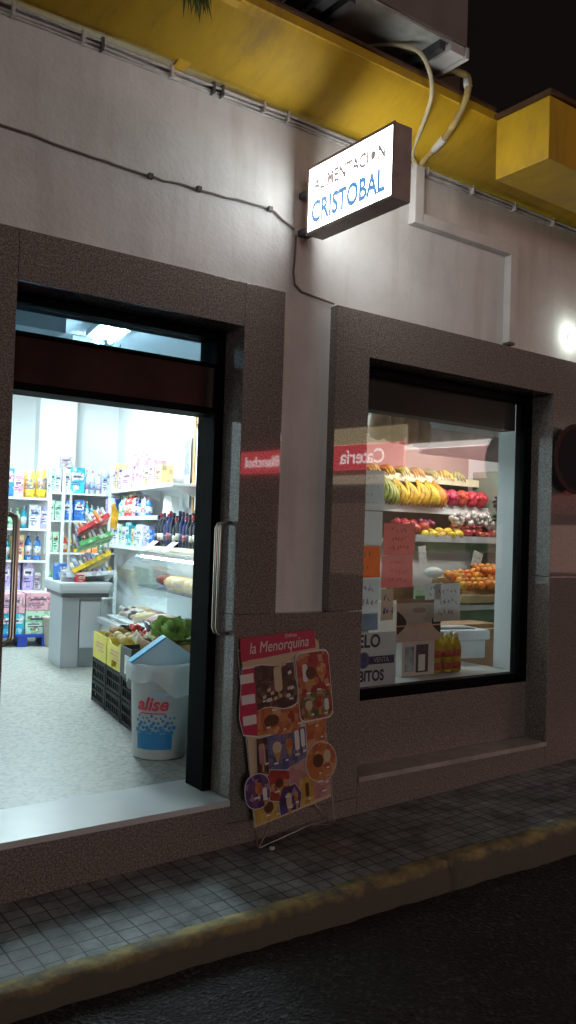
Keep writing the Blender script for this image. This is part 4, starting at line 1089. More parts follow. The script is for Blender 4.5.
for i, (u, v, a) in enumerate(((2.46, 2.50, 1.2), (2.44, 2.36, 1.0), (2.44, 2.68, 1.3))):
    x, y = rv(u, v)
    o = obj('aubergine', AUB, None, None, (x, y, TOPZ+.22)); o.rotation_euler = (a, .3*i, 2.2+i)
    tag(o, ('dark aubergine between the peppers and the deli glass, middle box', 'dark aubergine nearest the wooden crate in the middle yellow box', 'dark aubergine farthest back between the two yellow boxes')[i], 'aubergine', 'aubergines on the crates')
heap(ONI, 'onion', 'onion', 2.30, 2.26, TOPZ+.21, gridpts(2, 2, .075), 'white onion in the middle yellow box, {} from the left', 'white onions in the middle yellow box')
# wine-dark tall carton, wooden crate of lettuce on the nearest stack
x, y = rv(2.26, 2.00)
t = thing('tall_carton', 'dark open carton with a white slip on the nearest black crate stack', 'box', (x, y, TOPZ), RZ, )
obj('tray', tray_box(.30, .26, .20, notch=False), mat('dark_carton', (.05, .06, .05), .6, 0, .4, 12), t)
obj('slip', MB().box(-.156, -.151, -.10, .0, .03, .15), PAPER, t)
x, y = rv(2.40, 1.93)
t = thing('wooden_crate', 'brown wooden crate of lettuce and tomato behind the dark carton', 'crate', (x, y, TOPZ+.14), RZ)
obj('box', tray_box(.32, .40, .10, .012, False), WOOD, t)
LEAF = mat('lettuce_leaf', (.30, .46, .12), .5, 0, .6, 14)
def lettuce(rnd):
    mb = MB()
    for i in range(46):
        a = rnd.random()*6.28; e = rnd.random()*1.4; r = .05+rnd.random()*.045
        d = Vector((math.cos(a)*math.cos(e), math.sin(a)*math.cos(e), math.sin(e))); s = d.cross(Vector((0,0,1))).normalized()*.035
        p = d*r; q = d*(r+.035) + Vector((0,0,.02))
        mb.face([d*r*.3, p-s, q-s*.4, q+s*.5, p+s])
    return mb.mesh('lettuce', LEAF)
for i, (u, v) in enumerate(((2.37, 2.03), (2.39, 1.88), (2.49, 1.97))):
    x, y = rv(u, v)
    lo = obj('lettuce', lettuce(random.Random(i)), None, None, (x, y, TOPZ+.235)); lo.scale = (1.25, 1.25, 1.15)
    tag(lo, ('green lettuce at the left end of the wooden crate', 'green lettuce beside the tomato in the wooden crate', 'green lettuce at the back of the wooden crate')[i], 'lettuce', 'lettuces in the wooden crate')
x, y = rv(2.29, 1.87)
tag(obj('tomato', TOM, None, None, (x, y, TOPZ+.25), 0), 'single red tomato in front of the lettuce in the wooden crate', 'tomato'); bpy.data.objects['tomato'].scale = (1.2, 1.2, 1.1)

# white bucket with blue print, bin liner and a folded lid
BX, BY = 2.34, .93
BK = thing('waste_bucket', 'white round bucket printed alise in red over blue bubbles inside the door', 'bucket', (BX, BY, .218))
BUC = mat('bucket_white', (.62, .66, .66), .35, 0, .08, 4)
obj('body', MB().lathe([(.148, 0), (.155, .006), (.178, .50), (.185, .50), (.187, .525), (.18, .53), (.172, .53), (.15, .02), (0, .015)], 40), BUC, BK)
# plastic liner folded over the rim
mb = MB()
rnd = random.Random(9)
ang = [2*math.pi*k/60 for k in range(60)]
rings = []
for j, (r, z, w) in enumerate(((.165, .50, .0), (.175, .545, .004), (.197, .535, .006), (.203, .50, .008), (.201, .455, .010), (.199, .41, .008))):
    rings.append([mb.bm.verts.new(((r + w*math.sin(a*9+j)+w*.6*(rnd.random()-.5))*math.cos(a), (r + w*math.sin(a*9+j)+w*.6*(rnd.random()-.5))*math.sin(a), z + (.045*math.sin(a*2+1)+.02*math.sin(a*5) if j == 5 else 0) + (rnd.random()-.5)*.004)) for a in ang])
for a_, b_ in zip(rings, rings[1:]):
    for k in range(60):
        f = mb.bm.faces.new((a_[k], a_[(k+1)%60], b_[(k+1)%60], b_[k])); f.smooth = True
lm, nt, p = nodes_of('bin_liner'); p.inputs['Base Color'].default_value = (.72, .76, .78, 1); p.inputs['Roughness'].default_value = .25; p.inputs['Alpha'].default_value = .6
obj('liner', mb, lm, BK)
def wrap(me, r, z, phi, taper=.06):
    for v in me.vertices:
        a = phi + v.co.x/r
        rr = .155 + .046*(z+v.co.y) + .0022 + v.co.z
        v.co = Vector((rr*math.sin(a), -rr*math.cos(a), z + v.co.y))
    return me
vphi = math.atan2(-BX+0, -3.5-BY)      # direction to the street
PH = math.atan2(0-BX, BY+3.5)
me = text_mesh('alise', .105, .0006, shear=.25, bold=.003)
wrap(me, .168, .315, PH-.30); me.materials.clear(); me.materials.append(mat('alise_red', (.50, .03, .06), .4))
o = bpy.data.objects.new('lettering', me); COL.objects.link(o); o.parent = BK
BLUEB = mat('bubble_blue', (.02, .20, .45), .4, 0, .1, 10)
mb = MB()
def cyl_patch(r, x0, x1, z0, z1, nx=14):
    for i in range(nx):
        a, b = PH + (x0+(x1-x0)*i/nx)/r, PH + (x0+(x1-x0)*(i+1)/nx)/r
        P = lambda t, z: ((.155+.046*z+.002)*math.sin(t), -(.155+.046*z+.002)*math.cos(t), z)
        mb.face([P(a, z0), P(b, z0), P(b, z1), P(a, z1)])
R0 = .1655
cyl_patch(R0, -.145, .075, .06, .15)
def dot(x, z, rad):
    pts = []
    for k in range(10):
        t = 2*math.pi*k/10; zz = z+rad*math.sin(t); aa = PH + (x + rad*math.cos(t))/R0
        rr = .155 + .046*zz + .0027
        pts.append((rr*math.sin(aa), -rr*math.cos(aa), zz))
    mb.face(pts)
for i in range(9):
    for j in range(4):
        dot(-.14 + i*.026 + (.014 if j % 2 else 0), .155 + j*.028 + (.012 if i % 3 == 0 else 0), .0135 - j*.0022 + .002*((i*7+j) % 3 == 0))
obj('bubble_print', mb, BLUEB, BK)
mb = MB()
for x0, x1, z0 in ((-.10, .085, .325), (-.07, .06, .435)):
    pass
cyl_patch(R0, -.12, .03, .262, .269, 8)
obj('underline', mb, MATS['alise_red'], BK)
mb = MB(); cyl_patch(R0, -.06, .05, .365, .386, 8); obj('small_print', mb, mat('faded_blue_print', (.30, .45, .62), .5), BK)
# blue-white folded card standing in the bucket like a little roof
t = thing('folded_card', 'pale blue folded card standing like a gable roof in the bucket', 'card', (BX, BY, .218), PH+R(12))
mb = MB()
Cc = mat('pale_blue_card', (.46, .62, .72), .5); Cc2 = mat('blue_card_edge', (.04, .36, .62), .5)
mb.prism([(-.19, .545), (0, .68), (.185, .56), (.165, .48), (-.165, .48)], -.06, -.052)
obj('front_flap', mb, Cc, t)
mb = MB(); mb.prism([(-.197, .547), (-.002, .687), (.006, .679), (-.188, .541)], -.068, .035); obj('fold_edge', mb, Cc2, t)
mb = MB(); mb.prism([(-.003, .681), (.007, .687), (.192, .562), (.184, .557)], -.051, .035); obj('back_flap', mb, Cc, t)

# ------------------------------------------------------------------ ice cream board on the pavement
IB = thing('ice_cream_board', 'tilted la Menorquina ice cream picture board on a wire stand against the granite', 'advertising board', (2.33, -.085, gz(2.5)))
Mb = Matrix.Rotation(R(-3.5), 4, 'Y') @ Matrix.Rotation(R(-6), 4, 'X')      # leans back on the wall, slips left
IB.matrix_local = Matrix.Translation((2.325, -.13, gz(2.5))) @ Mb
mats = dict(hot=mat('menu_pink', (.50, .03, .09), .45), red=printed('menu_red', [(.40,.05,.04),(.34,.04,.03),(.46,.14,.06),(.30,.03,.03),(.5,.28,.15)], 34), dark=printed('menu_dark', [(.05,.03,.028),(.07,.04,.03),(.10,.06,.04),(.04,.03,.03),(.16,.10,.07)], 40), orange=printed('menu_orange', [(.50,.17,.05),(.46,.13,.05),(.55,.24,.09),(.42,.10,.05),(.58,.34,.16)], 30),
            yel=printed('menu_yellow', [(.52,.33,.06),(.50,.30,.05),(.56,.40,.12),(.46,.26,.05)], 26), purp=printed('menu_purple', [(.07,.04,.13),(.05,.03,.10),(.14,.06,.16),(.08,.05,.20),(.3,.2,.3)], 34), blue=printed('menu_blue', [(.10,.12,.28),(.08,.10,.22),(.16,.16,.30),(.20,.14,.24)], 30), pink=printed('menu_rose', [(.48,.25,.23),(.44,.20,.22),(.52,.32,.28),(.5,.24,.3)], 26),
            green=printed('menu_green', [(.10,.14,.05),(.06,.10,.04),(.2,.2,.08),(.3,.10,.06),(.35,.3,.18)], 40), cream=mat('menu_cream', (.62, .50, .34), .45), choc=mat('menu_choc', (.10, .04, .02), .4), white=PAPER, wafer=mat('menu_wafer', (.50, .28, .09), .5))
def rounded(x0, x1, z0, z1, r=.03, wob=.0, n=5, seed=0):
    rnd = random.Random(seed)
    P = []
    for cx, cz, a0 in ((x1-r, z1-r, 0), (x0+r, z1-r, 90), (x0+r, z0+r, 180), (x1-r, z0+r, 270)): P += arc(cx, cz, r, a0, a0+90, n)
    return P
obj('backing_board', MB().prism([(.0, .11), (.48, .155), (.48, .95), (.44, 1.0), (.0, 1.0)], 0, .006), mats['cream'], IB)
def panel(poly, key, lift, edge=True):
    t = .0012
    if edge:
        cx = sum(p[0] for p in poly)/len(poly); cz = sum(p[1] for p in poly)/len(poly)
        big = [(cx+(x-cx)*1.045, cz+(z-cz)*1.045) for x, z in poly]
        obj('white_edge', MB().prism(big, -lift, -lift+t), PAPER, IB)
    return obj('picture_panel', MB().prism(poly, -lift-.001-t, -lift-.001), mats[key], IB)
hd = panel([(-.01, .905), (.455, .925), (.455, 1.02), (-.005, 1.02)], 'hot', .002, False)
text_on('la Menorquina', .078, PAPER, hd, facing(.225, -.0047, .962) , .82, shear=.25, extrude=.0004)
text_on('Disfruta', .026, PAPER, hd, facing(.30, -.0047, 1.004), .9, shear=.2, extrude=.0004)
obj('tag_line', MB().box(.03, .43, -.0045, -.003, .893, .910), mats['cream'], IB)
wav = lambda x0, x1, z, amp, n, ph: [(x0+(x1-x0)*i/n, z+amp*math.sin(ph+i*1.1)) for i in range(n+1)]
p_dark = panel(wav(.06, .30, .66, .012, 6, 0) + [(.315, .72), (.30, .80), (.30, .87)] + wav(.30, .06, .87, .008, 6, 2)[1:], 'dark', .010)
p_rs = panel([(-.03, .56), (.05, .54), (.06, .66), (.06, .87), (-.01, .87), (-.02, .80), (-.035, .72), (-.045, .64)], 'hot', .0085)
p_or = panel(wav(.05, .31, .53, .010, 5, 1) + [(.33, .60), (.31, .66)] + wav(.30, .055, .663, .010, 6, 3)[1:], 'orange', .0075)
p_fr = panel(rounded(.315, .525, .565, .905, .035), 'red', .013)
p_gr = panel(rounded(.325, .515, .575, .70, .03), 'green', .0155, False)
p_bl = panel([(.045, .37), (.20, .345), (.34, .385), (.345, .54), (.06, .525)], 'blue', .006)
p_dk2 = panel([(.035, .36), (.10, .35), (.105, .525), (.045, .525)], 'dark', .0085, False)
p_ro = panel([(.345, .30), (.475, .31), (.475, .56), (.35, .55)], 'orange', .004, False)
p_pk = panel([(.20, .20), (.34, .20), (.345, .38), (.22, .345)], 'pink', .0045, False)
p_pu = panel(rounded(-.045, .095, .20, .36, .06), 'purp', .012)
p_rd = panel([(.095, .22), (.205, .19), (.225, .34), (.11, .365), (.085, .33)], 'red', .0095)
p_rn = panel([(.33+.19*.5 + .098*math.cos(2*math.pi*k/24), .345 + .098*math.sin(2*math.pi*k/24)) for k in range(24)], 'orange', .011)
p_ye = panel([(.01, .12), (.16, .135), (.17, .22), (.10, .235), (.01, .20)], 'yel', .005, False)
p_pu2 = panel([(.15, .135), (.27, .15), (.285, .22), (.25, .27), (.17, .26), (.145, .20)], 'purp', .0105)
p_y2 = panel([(.275, .15), (.37, .16), (.37, .30), (.28, .28)], 'yel', .0055, False)
p_pk2 = panel([(.37, .165), (.475, .175), (.475, .31), (.37, .30)], 'pink', .0058, False)
def lolly(par, x, z, h, key, lift, w=.022):
    obj('ice_lolly', MB().prism(rounded(x-w, x+w, z, z+h, w*.8), -lift-.0035, -lift-.0024), mats[key], par)
    obj('stick', MB().box(x-.006, x+.006, -lift-.0035, -lift-.0025, z-.035, z-.001), mats['wafer'], par)
def cone(par, x, z, h, key, lift, w=.022):
    obj('wafer_cone', MB().prism([(x-w, z+h*.5), (x, z), (x+w, z+h*.5)], -lift-.0035, -lift-.0024), mats['wafer'], par)
    obj('scoop', MB().prism([(x+w*1.1*math.cos(2*math.pi*k/12), z+h*.62+w*1.1*math.sin(2*math.pi*k/12)) for k in range(12)], -lift-.0042, -lift-.0036), mats[key], par)
lolly(p_dark, .195, .735, .125, 'cream', .010, .024)
rnd = random.Random(4)
for i in range(14):
    x = .085 + rnd.random()*.2; z = .685 + rnd.random()*.06 + (.12 if i > 10 else 0)
    obj('wafer_chip', MB().prism([(x, z), (x+.02, z+.006), (x+.016, z+.022), (x-.004, z+.014)], -.0135, -.0126), mats['cream' if i % 3 else 'white'], p_dark)
for i in range(3): obj('stripe', MB().box(-.028, .050, -.0125, -.0112, .60+i*.10, .645+i*.10), PAPER, p_rs)
obj('bowl_of_sauce', MB().prism([(.14+.045*math.cos(2*math.pi*k/18), .60+.03*math.sin(2*math.pi*k/18)) for k in range(18)], -.0115, -.0102), mats['choc'], p_or)
lolly(p_or, .26, .57, .06, 'red', .0075, .02)
cone(p_fr, .40, .72, .13, 'choc', .013, .03); cone(p_fr, .47, .74, .12, 'orange', .013, .03); lolly(p_fr, .365, .76, .09, 'white', .013, .016)
cone(p_gr, .37, .585, .09, 'cream', .0155, .022); lolly(p_gr, .44, .62, .06, 'red', .0155, .018); lolly(p_gr, .485, .60, .06, 'white', .0155, .014)
lolly(p_dk2, .068, .40, .10, 'pink', .0085, .018)
cone(p_bl, .16, .385, .13, 'cream', .006, .026); cone(p_bl, .235, .40, .12, 'orange', .006, .022); lolly(p_bl, .285, .43, .10, 'white', .006, .014); lolly(p_bl, .322, .44, .09, 'white', .006, .012)
cone(p_rd, .155, .225, .11, 'choc', .0095, .022); lolly(p_pu, .03, .27, .05, 'orange', .012, .02); lolly(p_pu, .065, .24, .05, 'white', .012, .012)
obj('doughnut', MB().prism([(.405+.034*math.cos(2*math.pi*k/18), .355+.034*math.sin(2*math.pi*k/18)) for k in range(18)], -.0145, -.0134), mats['choc'], p_rn)
obj('ball_scoop', MB().prism([(.465+.024*math.cos(2*math.pi*k/18), .37+.03*math.sin(2*math.pi*k/18)) for k in range(18)], -.0145, -.0134), mats['cream'], p_rn)
cone(p_ye, .085, .135, .09, 'choc', .005, .026); lolly(p_pu2, .205, .165, .07, 'cream', .0105, .016); lolly(p_pu2, .25, .185, .05, 'red', .0105, .012)
obj('ice_bar', MB().prism(rounded(.315, .337, .19, .26, .01), -.0088, -.0078), mats['choc'], p_y2)
rnd = random.Random(21)
for (px_, pz_) in ((.09, .70), (.14, .65), (.25, .69), (.10, .57), (.20, .545), (.29, .56), (.36, .70), (.43, .71), (.49, .725), (.38, .59), (.47, .585), (.075, .40), (.13, .39), (.20, .395), (.26, .41), (.31, .42), (.40, .53), (.43, .47), (.0, .25), (.05, .235), (.12, .255), (.18, .22), (.40, .29), (.45, .31), (.06, .155), (.12, .15), (.19, .165), (.24, .18), (.32, .18), (.41, .20), (.44, .24), (.39, .25)):
    obj('price_sticker', MB().box(px_, px_+.016+rnd.random()*.016, -.0192, -.0186, pz_-.003, pz_+.006), PAPER, IB)
WIREM = mat('zinc_wire', (.42, .36, .34), .4, .8)
mb = MB()
mb.tube([(-.012, .012, .96), (.0, .014, .5), (.018, .016, .02), (.035, .03, .0), (.115, .012, .13)], .004, 6)
mb.tube([(.484, .012, .98), (.488, .012, .5), (.50, .014, .03), (.482, .02, .012), (.36, .012, .165)], .004, 6)
mb.tube([(-.012, .012, .96), (.484, .012, .98)], .004, 6)
mb.tube([(.035, .03, .0), (.40, .1, .012), (.482, .02, .012)], .004, 6)
obj('wire_stand', mb, WIREM, IB)
x = 2.44; mb = MB(); mb.prism([(0, 0), (.02, 0), (.022, .012), (.004, .014)], 0, .018)
tag(obj('litter_scrap', mb, PAPER, None, (2.40, -.16, gz(2.4)+.001), .5), 'tiny white paper scrap on the pavement in front of the ice cream board', 'litter')

# ------------------------------------------------------------------ in the show window: papers on the glass
GY = REV + .041
INKB = mat('blue_ink', (.03, .05, .22), .6)
def scribble(par, x0, x1, z0, z1, lines, m, y, seed, fat=.0016):
    rnd = random.Random(seed); mb = MB()
    for i in range(lines):
        z = z1 - (z1-z0)*(i+.5)/lines; x = x0 + rnd.random()*(x1-x0)*.25
        end = x1 - rnd.random()*(x1-x0)*.3
        while x < end:
            pts = [(x, y, z)]
            for k in range(4): pts.append((x+.004*(k+1)+(rnd.random()-.5)*.004, y, z + (rnd.random()-.5)*(z1-z0)/lines*.55))
            for a, b in zip(pts, pts[1:]):
                dx, dz = b[0]-a[0], b[2]-a[2]; l = math.hypot(dx, dz) or 1
                nx, nz = -dz/l*fat, dx/l*fat
                mb.face([(a[0]+nx, y, a[2]+nz), (b[0]+nx, y, b[2]+nz), (b[0]-nx, y, b[2]-nz), (a[0]-nx, y, a[2]-nz)])
            x += .024 + rnd.random()*.016
    obj('handwriting', mb, m, par)
def note(label, x0, x1, z0, z1, m, lines=3, ink=INK, seed=1, fat=.0016, dy=0.0, cat='notice'):
    t = thing('paper_notice', label, cat, (x0, GY+dy, z0), 0, 'papers taped inside the shop window')
    w, h = x1-x0, z1-z0
    obj('sheet', MB().prism([(0, 0), (w, .004), (w-.003, h), (.002, h-.004)], 0, .0012), m, t)
    if lines: scribble(t, w*.12, w*.92, h*.1, h*.92, lines, ink, -.0006, seed, fat)
    return t
PINKP = paper('pink_paper', (.84, .34, .32)); PINKP2 = paper('pink_paper_pale', (.86, .40, .38)); ORANP = paper('orange_paper', (.88, .30, .03)); GREYP = paper('grey_paper', (.36, .42, .50))
note('tall white paper with faint writing at the left edge of the window glass', 3.15, 3.40, 1.68, 1.92, SHEET, 4, mat('pale_ink', (.4, .38, .45), .6), 3)
note('plain white sheet below the tall white paper at the window left edge', 3.15, 3.395, 1.475, 1.678, SHEET, 0)
note('orange paper with dark scrawl at the left edge of the window', 3.15, 3.385, 1.285, 1.474, ORANP, 2, mat('brown_ink', (.25, .08, .02), .6), 8)
note('upper pink paper with handwritten prices on the window', 3.405, 3.665, 1.42, 1.615, PINKP, 3, INK, 5)
note('lower pink paper with handwritten words under the other pink paper', 3.395, 3.655, 1.225, 1.419, PINKP2, 3, REDINK, 6)
note('white drawing sheet below the orange paper in the window', 3.15, 3.38, 1.08, 1.28, SHEET, 2, mat('pale_red_ink', (.55, .30, .28), .6), 9, .004)
note('small printed card right of the white drawing sheet in the window', 3.40, 3.50, 1.03, 1.22, paper('beige_card', (.70, .55, .46)), 2, INKB, 12, .003)
note('grey blue sheet above the ice cubes sign in the window', 3.15, 3.38, .975, 1.078, GREYP, 0)
note('white price sheet with small pictures hanging in front of the cardboard box', 3.91, 4.15, 1.00, 1.245, SHEET, 3, mat('grey_ink', (.25, .22, .25), .6), 13, .003, .06)
note('small white label left of the price sheet on the cardboard box', 3.83, 3.97, 1.14, 1.246, SHEET, 2, INK, 15, .0018, .063)
t = thing('ice_sign', 'white HIELO CUBITOS ice cubes sign in the lower left of the window', 'sign', (3.12, GY, .648))
obj('panel', MB().box(0, .415, 0, .004, 0, .315, .001), paper('ice_sign_white', (.62, .57, .56)), t)
text_on('HIELO', .105, INK, t, facing(.145, -.0008, .262), .95, bold=.003, extrude=.0003)
text_on('CUBITOS', .088, INK, t, facing(.165, -.0008, .058), .85, bold=.003, extrude=.0003)
mb = MB(); mb.face([(.16, -.0006, .128), (.40, -.0006, .128), (.40, -.0006, .175), (.16, -.0006, .175)])
obj('blue_band', mb, mat('band_navy', (.03, .04, .12), .5), t)
mb = MB(); mb.face([(.155+.048*math.cos(2*math.pi*k/20), -.0012, .155+.048*math.sin(2*math.pi*k/20)) for k in range(20)]); obj('emblem', mb, mat('emblem_blue', (.08, .11, .28), .5, 0, .7, 20), t)
text_on('VENTA', .042, SHEET, t, facing(.295, -.0012, .151), .9, extrude=.0003)

# goods on the window bench
BZ = .637
t = thing('cardboard_carton', 'big printed cardboard carton with dark round cut-outs on the window bench', 'box', (3.91, .50, BZ+.225))
obj('carton_body', MB().box(-.20, .20, -.10, .16, 0, .245, .003), mat('carton_pale', (.56, .43, .36), .7, 0, .12, 8), t)
for s in (-1, 1):
    pts = [(s*.199, .045)] + [(s*(.199 - .085*math.sin(math.pi*k/12)), .045 + .155*k/12) for k in range(1, 12)] + [(s*.199, .20)]
    mb = MB(); mb.face([(x, -.1008, z) for x, z in pts]); obj('cut_out', mb, mat('cutout_dark', (.04, .02, .015), .7), t)
mb = MB(); mb.face([(.0+.06*math.cos(2*math.pi*k/20), -.1008, .20+.018*math.sin(2*math.pi*k/20)) for k in range(20)]); obj('print', mb, mat('print_brown', (.35, .22, .18), .6), t)
mb = MB(); mb.box(-.20, .20, -.1012, -.1006, .098, .106); obj('tape', mb, PINKMARK, t)
obj('flap', MB().box(-.06, .19, .15, .158, .246, .34, .001, ), CARD, t)
obj('flap', MB().box(-.20, .20, -.10, -.094, .246, .275, 0, ), CARD, t)
t = thing('white_carton', 'white open carton under the cardboard carton on the window bench', 'box', (3.93, .50, BZ))
obj('carton_body', MB().box(-.145, .15, -.08, .14, 0, .222, .002), mat('carton_white', (.66, .62, .58), .6, 0, .1, 9), t)
mb = MB(); mb.box(-.02, .09, -.0825, -.0805, .02, .20); obj('dark_print', mb, mat('carton_dark', (.05, .045, .05), .5), t)
mb = MB(); mb.box(.0, .06, -.0845, -.083, .03, .135); obj('label', mb, PAPER, t)
mb = MB(); mb.box(-.12, -.04, -.0825, -.0805, .03, .19); obj('blue_print', mb, mat('carton_blue', (.35, .45, .50), .4, 0, .7, 18), t)
om, nt, p = nodes_of('sunflower_oil'); p.inputs['Base Color'].default_value = (.90, .66, .08, 1); p.inputs['Roughness'].default_value = .12; p.inputs['Transmission Weight'].default_value = .6; p.inputs['IOR'].default_value = 1.15
OILB = MB(); OILB.lathe([(.036, 0), (.041, .008), (.041, .07), (.038, .085), (.041, .10), (.041, .16), (.034, .19), (.018, .222), (.015, .235)], 16); OILB = OILB.mesh('bottle', om)
OILC = MB(); OILC.lathe([(.017, .232), (.017, .258), (.014, .26)], 12); OILC = OILC.mesh('cap', mat('oil_cap', (.72, .70, .55), .4))
OILL = MB(); OILL.lathe([(.0418, .02), (.0418, .068)], 16); OILL.lathe([(.0418, .102), (.0418, .150)], 16); OILL = OILL.mesh('label', mat('oil_label', (.50, .09, .03), .5, 0, .5, 22))
for i, (x, y, w) in enumerate(((4.13, .46, 'at the left'), (4.225, .45, 'second from left'), (4.32, .46, 'third from left'), (4.19, .55, 'behind on the left'), (4.28, .55, 'behind in the middle'), (4.375, .55, 'behind on the right'))):
    t = thing('oil_bottle', f'bottle of yellow oil with red label on the window bench, {w}', 'bottle', (x, y, BZ), i*.3, 'yellow oil bottles in the window')
    for nm, me in (('bottle', OILB), ('cap', OILC), ('label', OILL)): obj(nm, me, None, t)
FOAM = mat('white_foam', (.60, .64, .68), .6, 0, .08, 10)
t = thing('foam_box', 'white lidded foam box right of the oil bottles on the window bench', 'box', (4.74, .84, BZ+.02), R(-12)); t.scale = (1.2, 1.2, 1.35)
obj('box', MB().box(-.24, .15, -.10, .14, 0, .10, .01), FOAM, t); obj('lid', MB().box(-.26, .17, -.12, .16, .101, .155, .012), FOAM, t)
obj('slip', MB().box(-.20, .10, -.06, .04, .1555, .160), GREYD, t)
t = thing('brown_carton', 'brown cardboard carton standing behind the foam box under the oranges', 'box', (5.15, 1.18, .217))
obj('carton_body', MB().box(-.32, .30, -.12, .16, 0, .64, .004), CARD, t); obj('flap', MB().box(-.32, .30, -.20, -.121, .60, .606), CARD, t)
mb = MB(); mb.ball((0, 0, .05), .07, 14, 8, 1.4, 1, .7)
m2 = mat('white_bag', (.72, .74, .76), .35, 0, .1, 12, .4, 25)
tag(obj('plastic_bag', mb, m2, None, (5.27, 1.60, 1.19)), 'white plastic bag lying left of the oranges on the fruit rack', 'bag')

# ------------------------------------------------------------------ fruit rack behind the window
FX0, FX1 = 4.98, 6.52
FR = thing('fruit_rack', 'tiered fruit rack with green front and cream top board behind the window', 'fruit rack', (FX0, 1.5, .217))
FG = mat('rack_green', (.09, .17, .09), .55, 0, .4, 6)
W_ = FX1-FX0
obj('side_board', MB().box(W_, W_+.03, .0, .80, .0, 2.0, .004), mat('rack_side', (.20, .24, .20), .5), FR)
def tier(y0, y1, z, tilt=.06):
    mb = MB(); v = [(0, y0, z), (W_, y0, z), (W_, y1, z+tilt), (0, y1, z+tilt)]
    mb.face(v); mb.face([(a_, b_, c_-.02) for a_, b_, c_ in v][::-1])
    return mb
for nm, y0, y1, z in (('lower', .02, .36, .80), ('middle', .36, .60, 1.25), ('upper', .60, .82, 1.60)):
    obj('tier', tier(y0, y1, z), FG, FR)
    obj('rail', MB().box(0, W_, y0-.012, y0-.001, z-.05, z+.035, .003), FG if nm != 'upper' else SHELF, FR)
obj('price_strip', MB().box(.30, W_-.05, .33, .346, 1.285, 1.345), mat('label_strip', (.55, .58, .60), .5, 0, .35, 6), FR)
obj('price_strip', MB().box(.0, .55, .57, .586, 1.635, 1.70), mat('label_strip2', (.60, .64, .66), .5, 0, .25, 6), FR)
obj('back_board', MB().box(-.1, W_, .86, .88, 1.3, 2.36), mat('rack_back', (.24, .17, .15), .7, 0, .3, 4), FR)  # dark board added so the lamp-lit wall behind shows dimmer
obj('top_board', MB().box(.12, W_, .715, .73, 1.845, 1.915, .002), CREAM, FR)
obj('lower_front', MB().box(0, W_, -.01, .0095, .15, .60), mat('rack_dark', (.09, .08, .07), .7, 0, .4, 5), FR)
obj('front_band', MB().box(0, W_, -.011, .0095, .601, .70), FG, FR)
obj('lower_strip', MB().box(0, W_, -.012, .01, .701, .745), SHELF, FR)
# tube that lights the fruit; canopy added to keep its light off the pavement
t = thing('rack_lamp', 'lit tube under an added white canopy shielding its light above the fruit rack', 'lamp', (FX0, 1.5, 2.36))
obj('canopy', MB().box(-.05, W_+.2, -.0195, .90, .06, .09), SHELF, t)
obj('spill_shield', MB().box(-.05, W_+.2, -.05, -.02, -.13, .09), mat('shield_shade_tone', (.36, .26, .24), .6, 0, .4, 6), t)  # added to block lamp spill; brown makes it look shaded
obj('tube', MB().tube([(.1, .10, .035), (W_-.05, .10, .035)], .016, 10), emit('rack_tube', (1.0, .97, .92), 90), t)
ORA = MB(); ORA.ball((0, 0, 0), .040, 14, 9); ORA = ORA.mesh('orange', fruit('orange_peel', (.80, .27, .015), .42))
LEM = MB(); LEM.lathe([(0, -.064), (.011, -.058), (.034, -.036), (.046, 0), (.034, .036), (.011, .058), (0, .066)], 12); LEM = LEM.mesh('lemon', fruit('lemon_peel', (.76, .54, .05), .42))
APL = MB(); APL.lathe([(0, -.034), (.018, -.042), (.041, -.02), (.048, .01), (.038, .036), (.015, .039), (.0, .03)], 14); APL = APL.mesh('apple', fruit('apple_red', (.44, .03, .035), .32, .45, .5, 14))
PLU = MB(); PLU.ball((0, 0, 0), .032, 12, 8); PLU = PLU.mesh('plum', mat('plum_skin', (.20, .01, .06), .3, 0, .4, 14))
def frow(me, name, label, x0, x1, y0, rows, z, sp, group, tilt=.16, dz=.0):
    for j in range(rows):
        n = int((x1-x0)/sp)
        for i in range(n):
            x = FX0 + x0 + sp*(i+.5+(.5 if j % 2 else 0)) + (random.random()-.5)*.008
            y = 1.5 + y0 + j*sp*.86
            o = obj(name, me, None, None, (x, y, .217+z+j*sp*.86*tilt + (random.random()*.01) + dz), 0)
            o.rotation_euler = (random.random()*.8-.4 + (R(80) if name == 'lemon' else 0), random.random()*.6, random.random()*6)
            q_ = .84 + random.random()*.26; o.scale = (q_, q_, q_*(.92+random.random()*.12)); o.location.y += (random.random()-.5)*.022; o.location.z += random.random()*.014
            jn = ('front', 'second', 'third', 'fourth')[j]
            tag(o, f"{label}, {jn} row, {ORD[i]} from left", name, group)
# oranges in a tilted light crate
t = thing('orange_crate', 'shallow pale crate of oranges on the lower fruit tier', 'crate', (FX0+.86, 1.52, .217+.845)); t.rotation_euler = (R(22), 0, 0)
obj('crate', tray_box(1.02, .36, .07, .01, False), mat('pale_wood', (.52, .40, .20), .6, 0, .2, 9), t)
frow(ORA, 'orange', 'orange in the tilted crate on the lower tier', .36, 1.36, -.13, 4, .915, .082, 'oranges in the tilted crate', .42)
frow(ORA, 'orange', 'orange heaped on top in the tilted crate', .72, 1.05, .01, 2, 1.03, .082, 'oranges heaped on top', .42)
t = thing('price_tag', 'white tilted price tag hanging above the oranges on the fruit rack', 'price tag', (FX0+.98, 1.80, .217+1.08), 0, 'price tags on the fruit rack'); t.rotation_euler = (0, R(18), 0)
obj('card', MB().box(0, .13, 0, .002, 0, .15), PAPER, t); scribble(t, .02, .11, .03, .12, 2, INK, -.001, 31)
t = thing('price_tag', 'narrow white price tag hanging beside the pink paper on the fruit rack', 'price tag', (FX0+.32, 1.80, .217+1.08), 0, 'price tags on the fruit rack'); t.rotation_euler = (0, R(-8), 0)
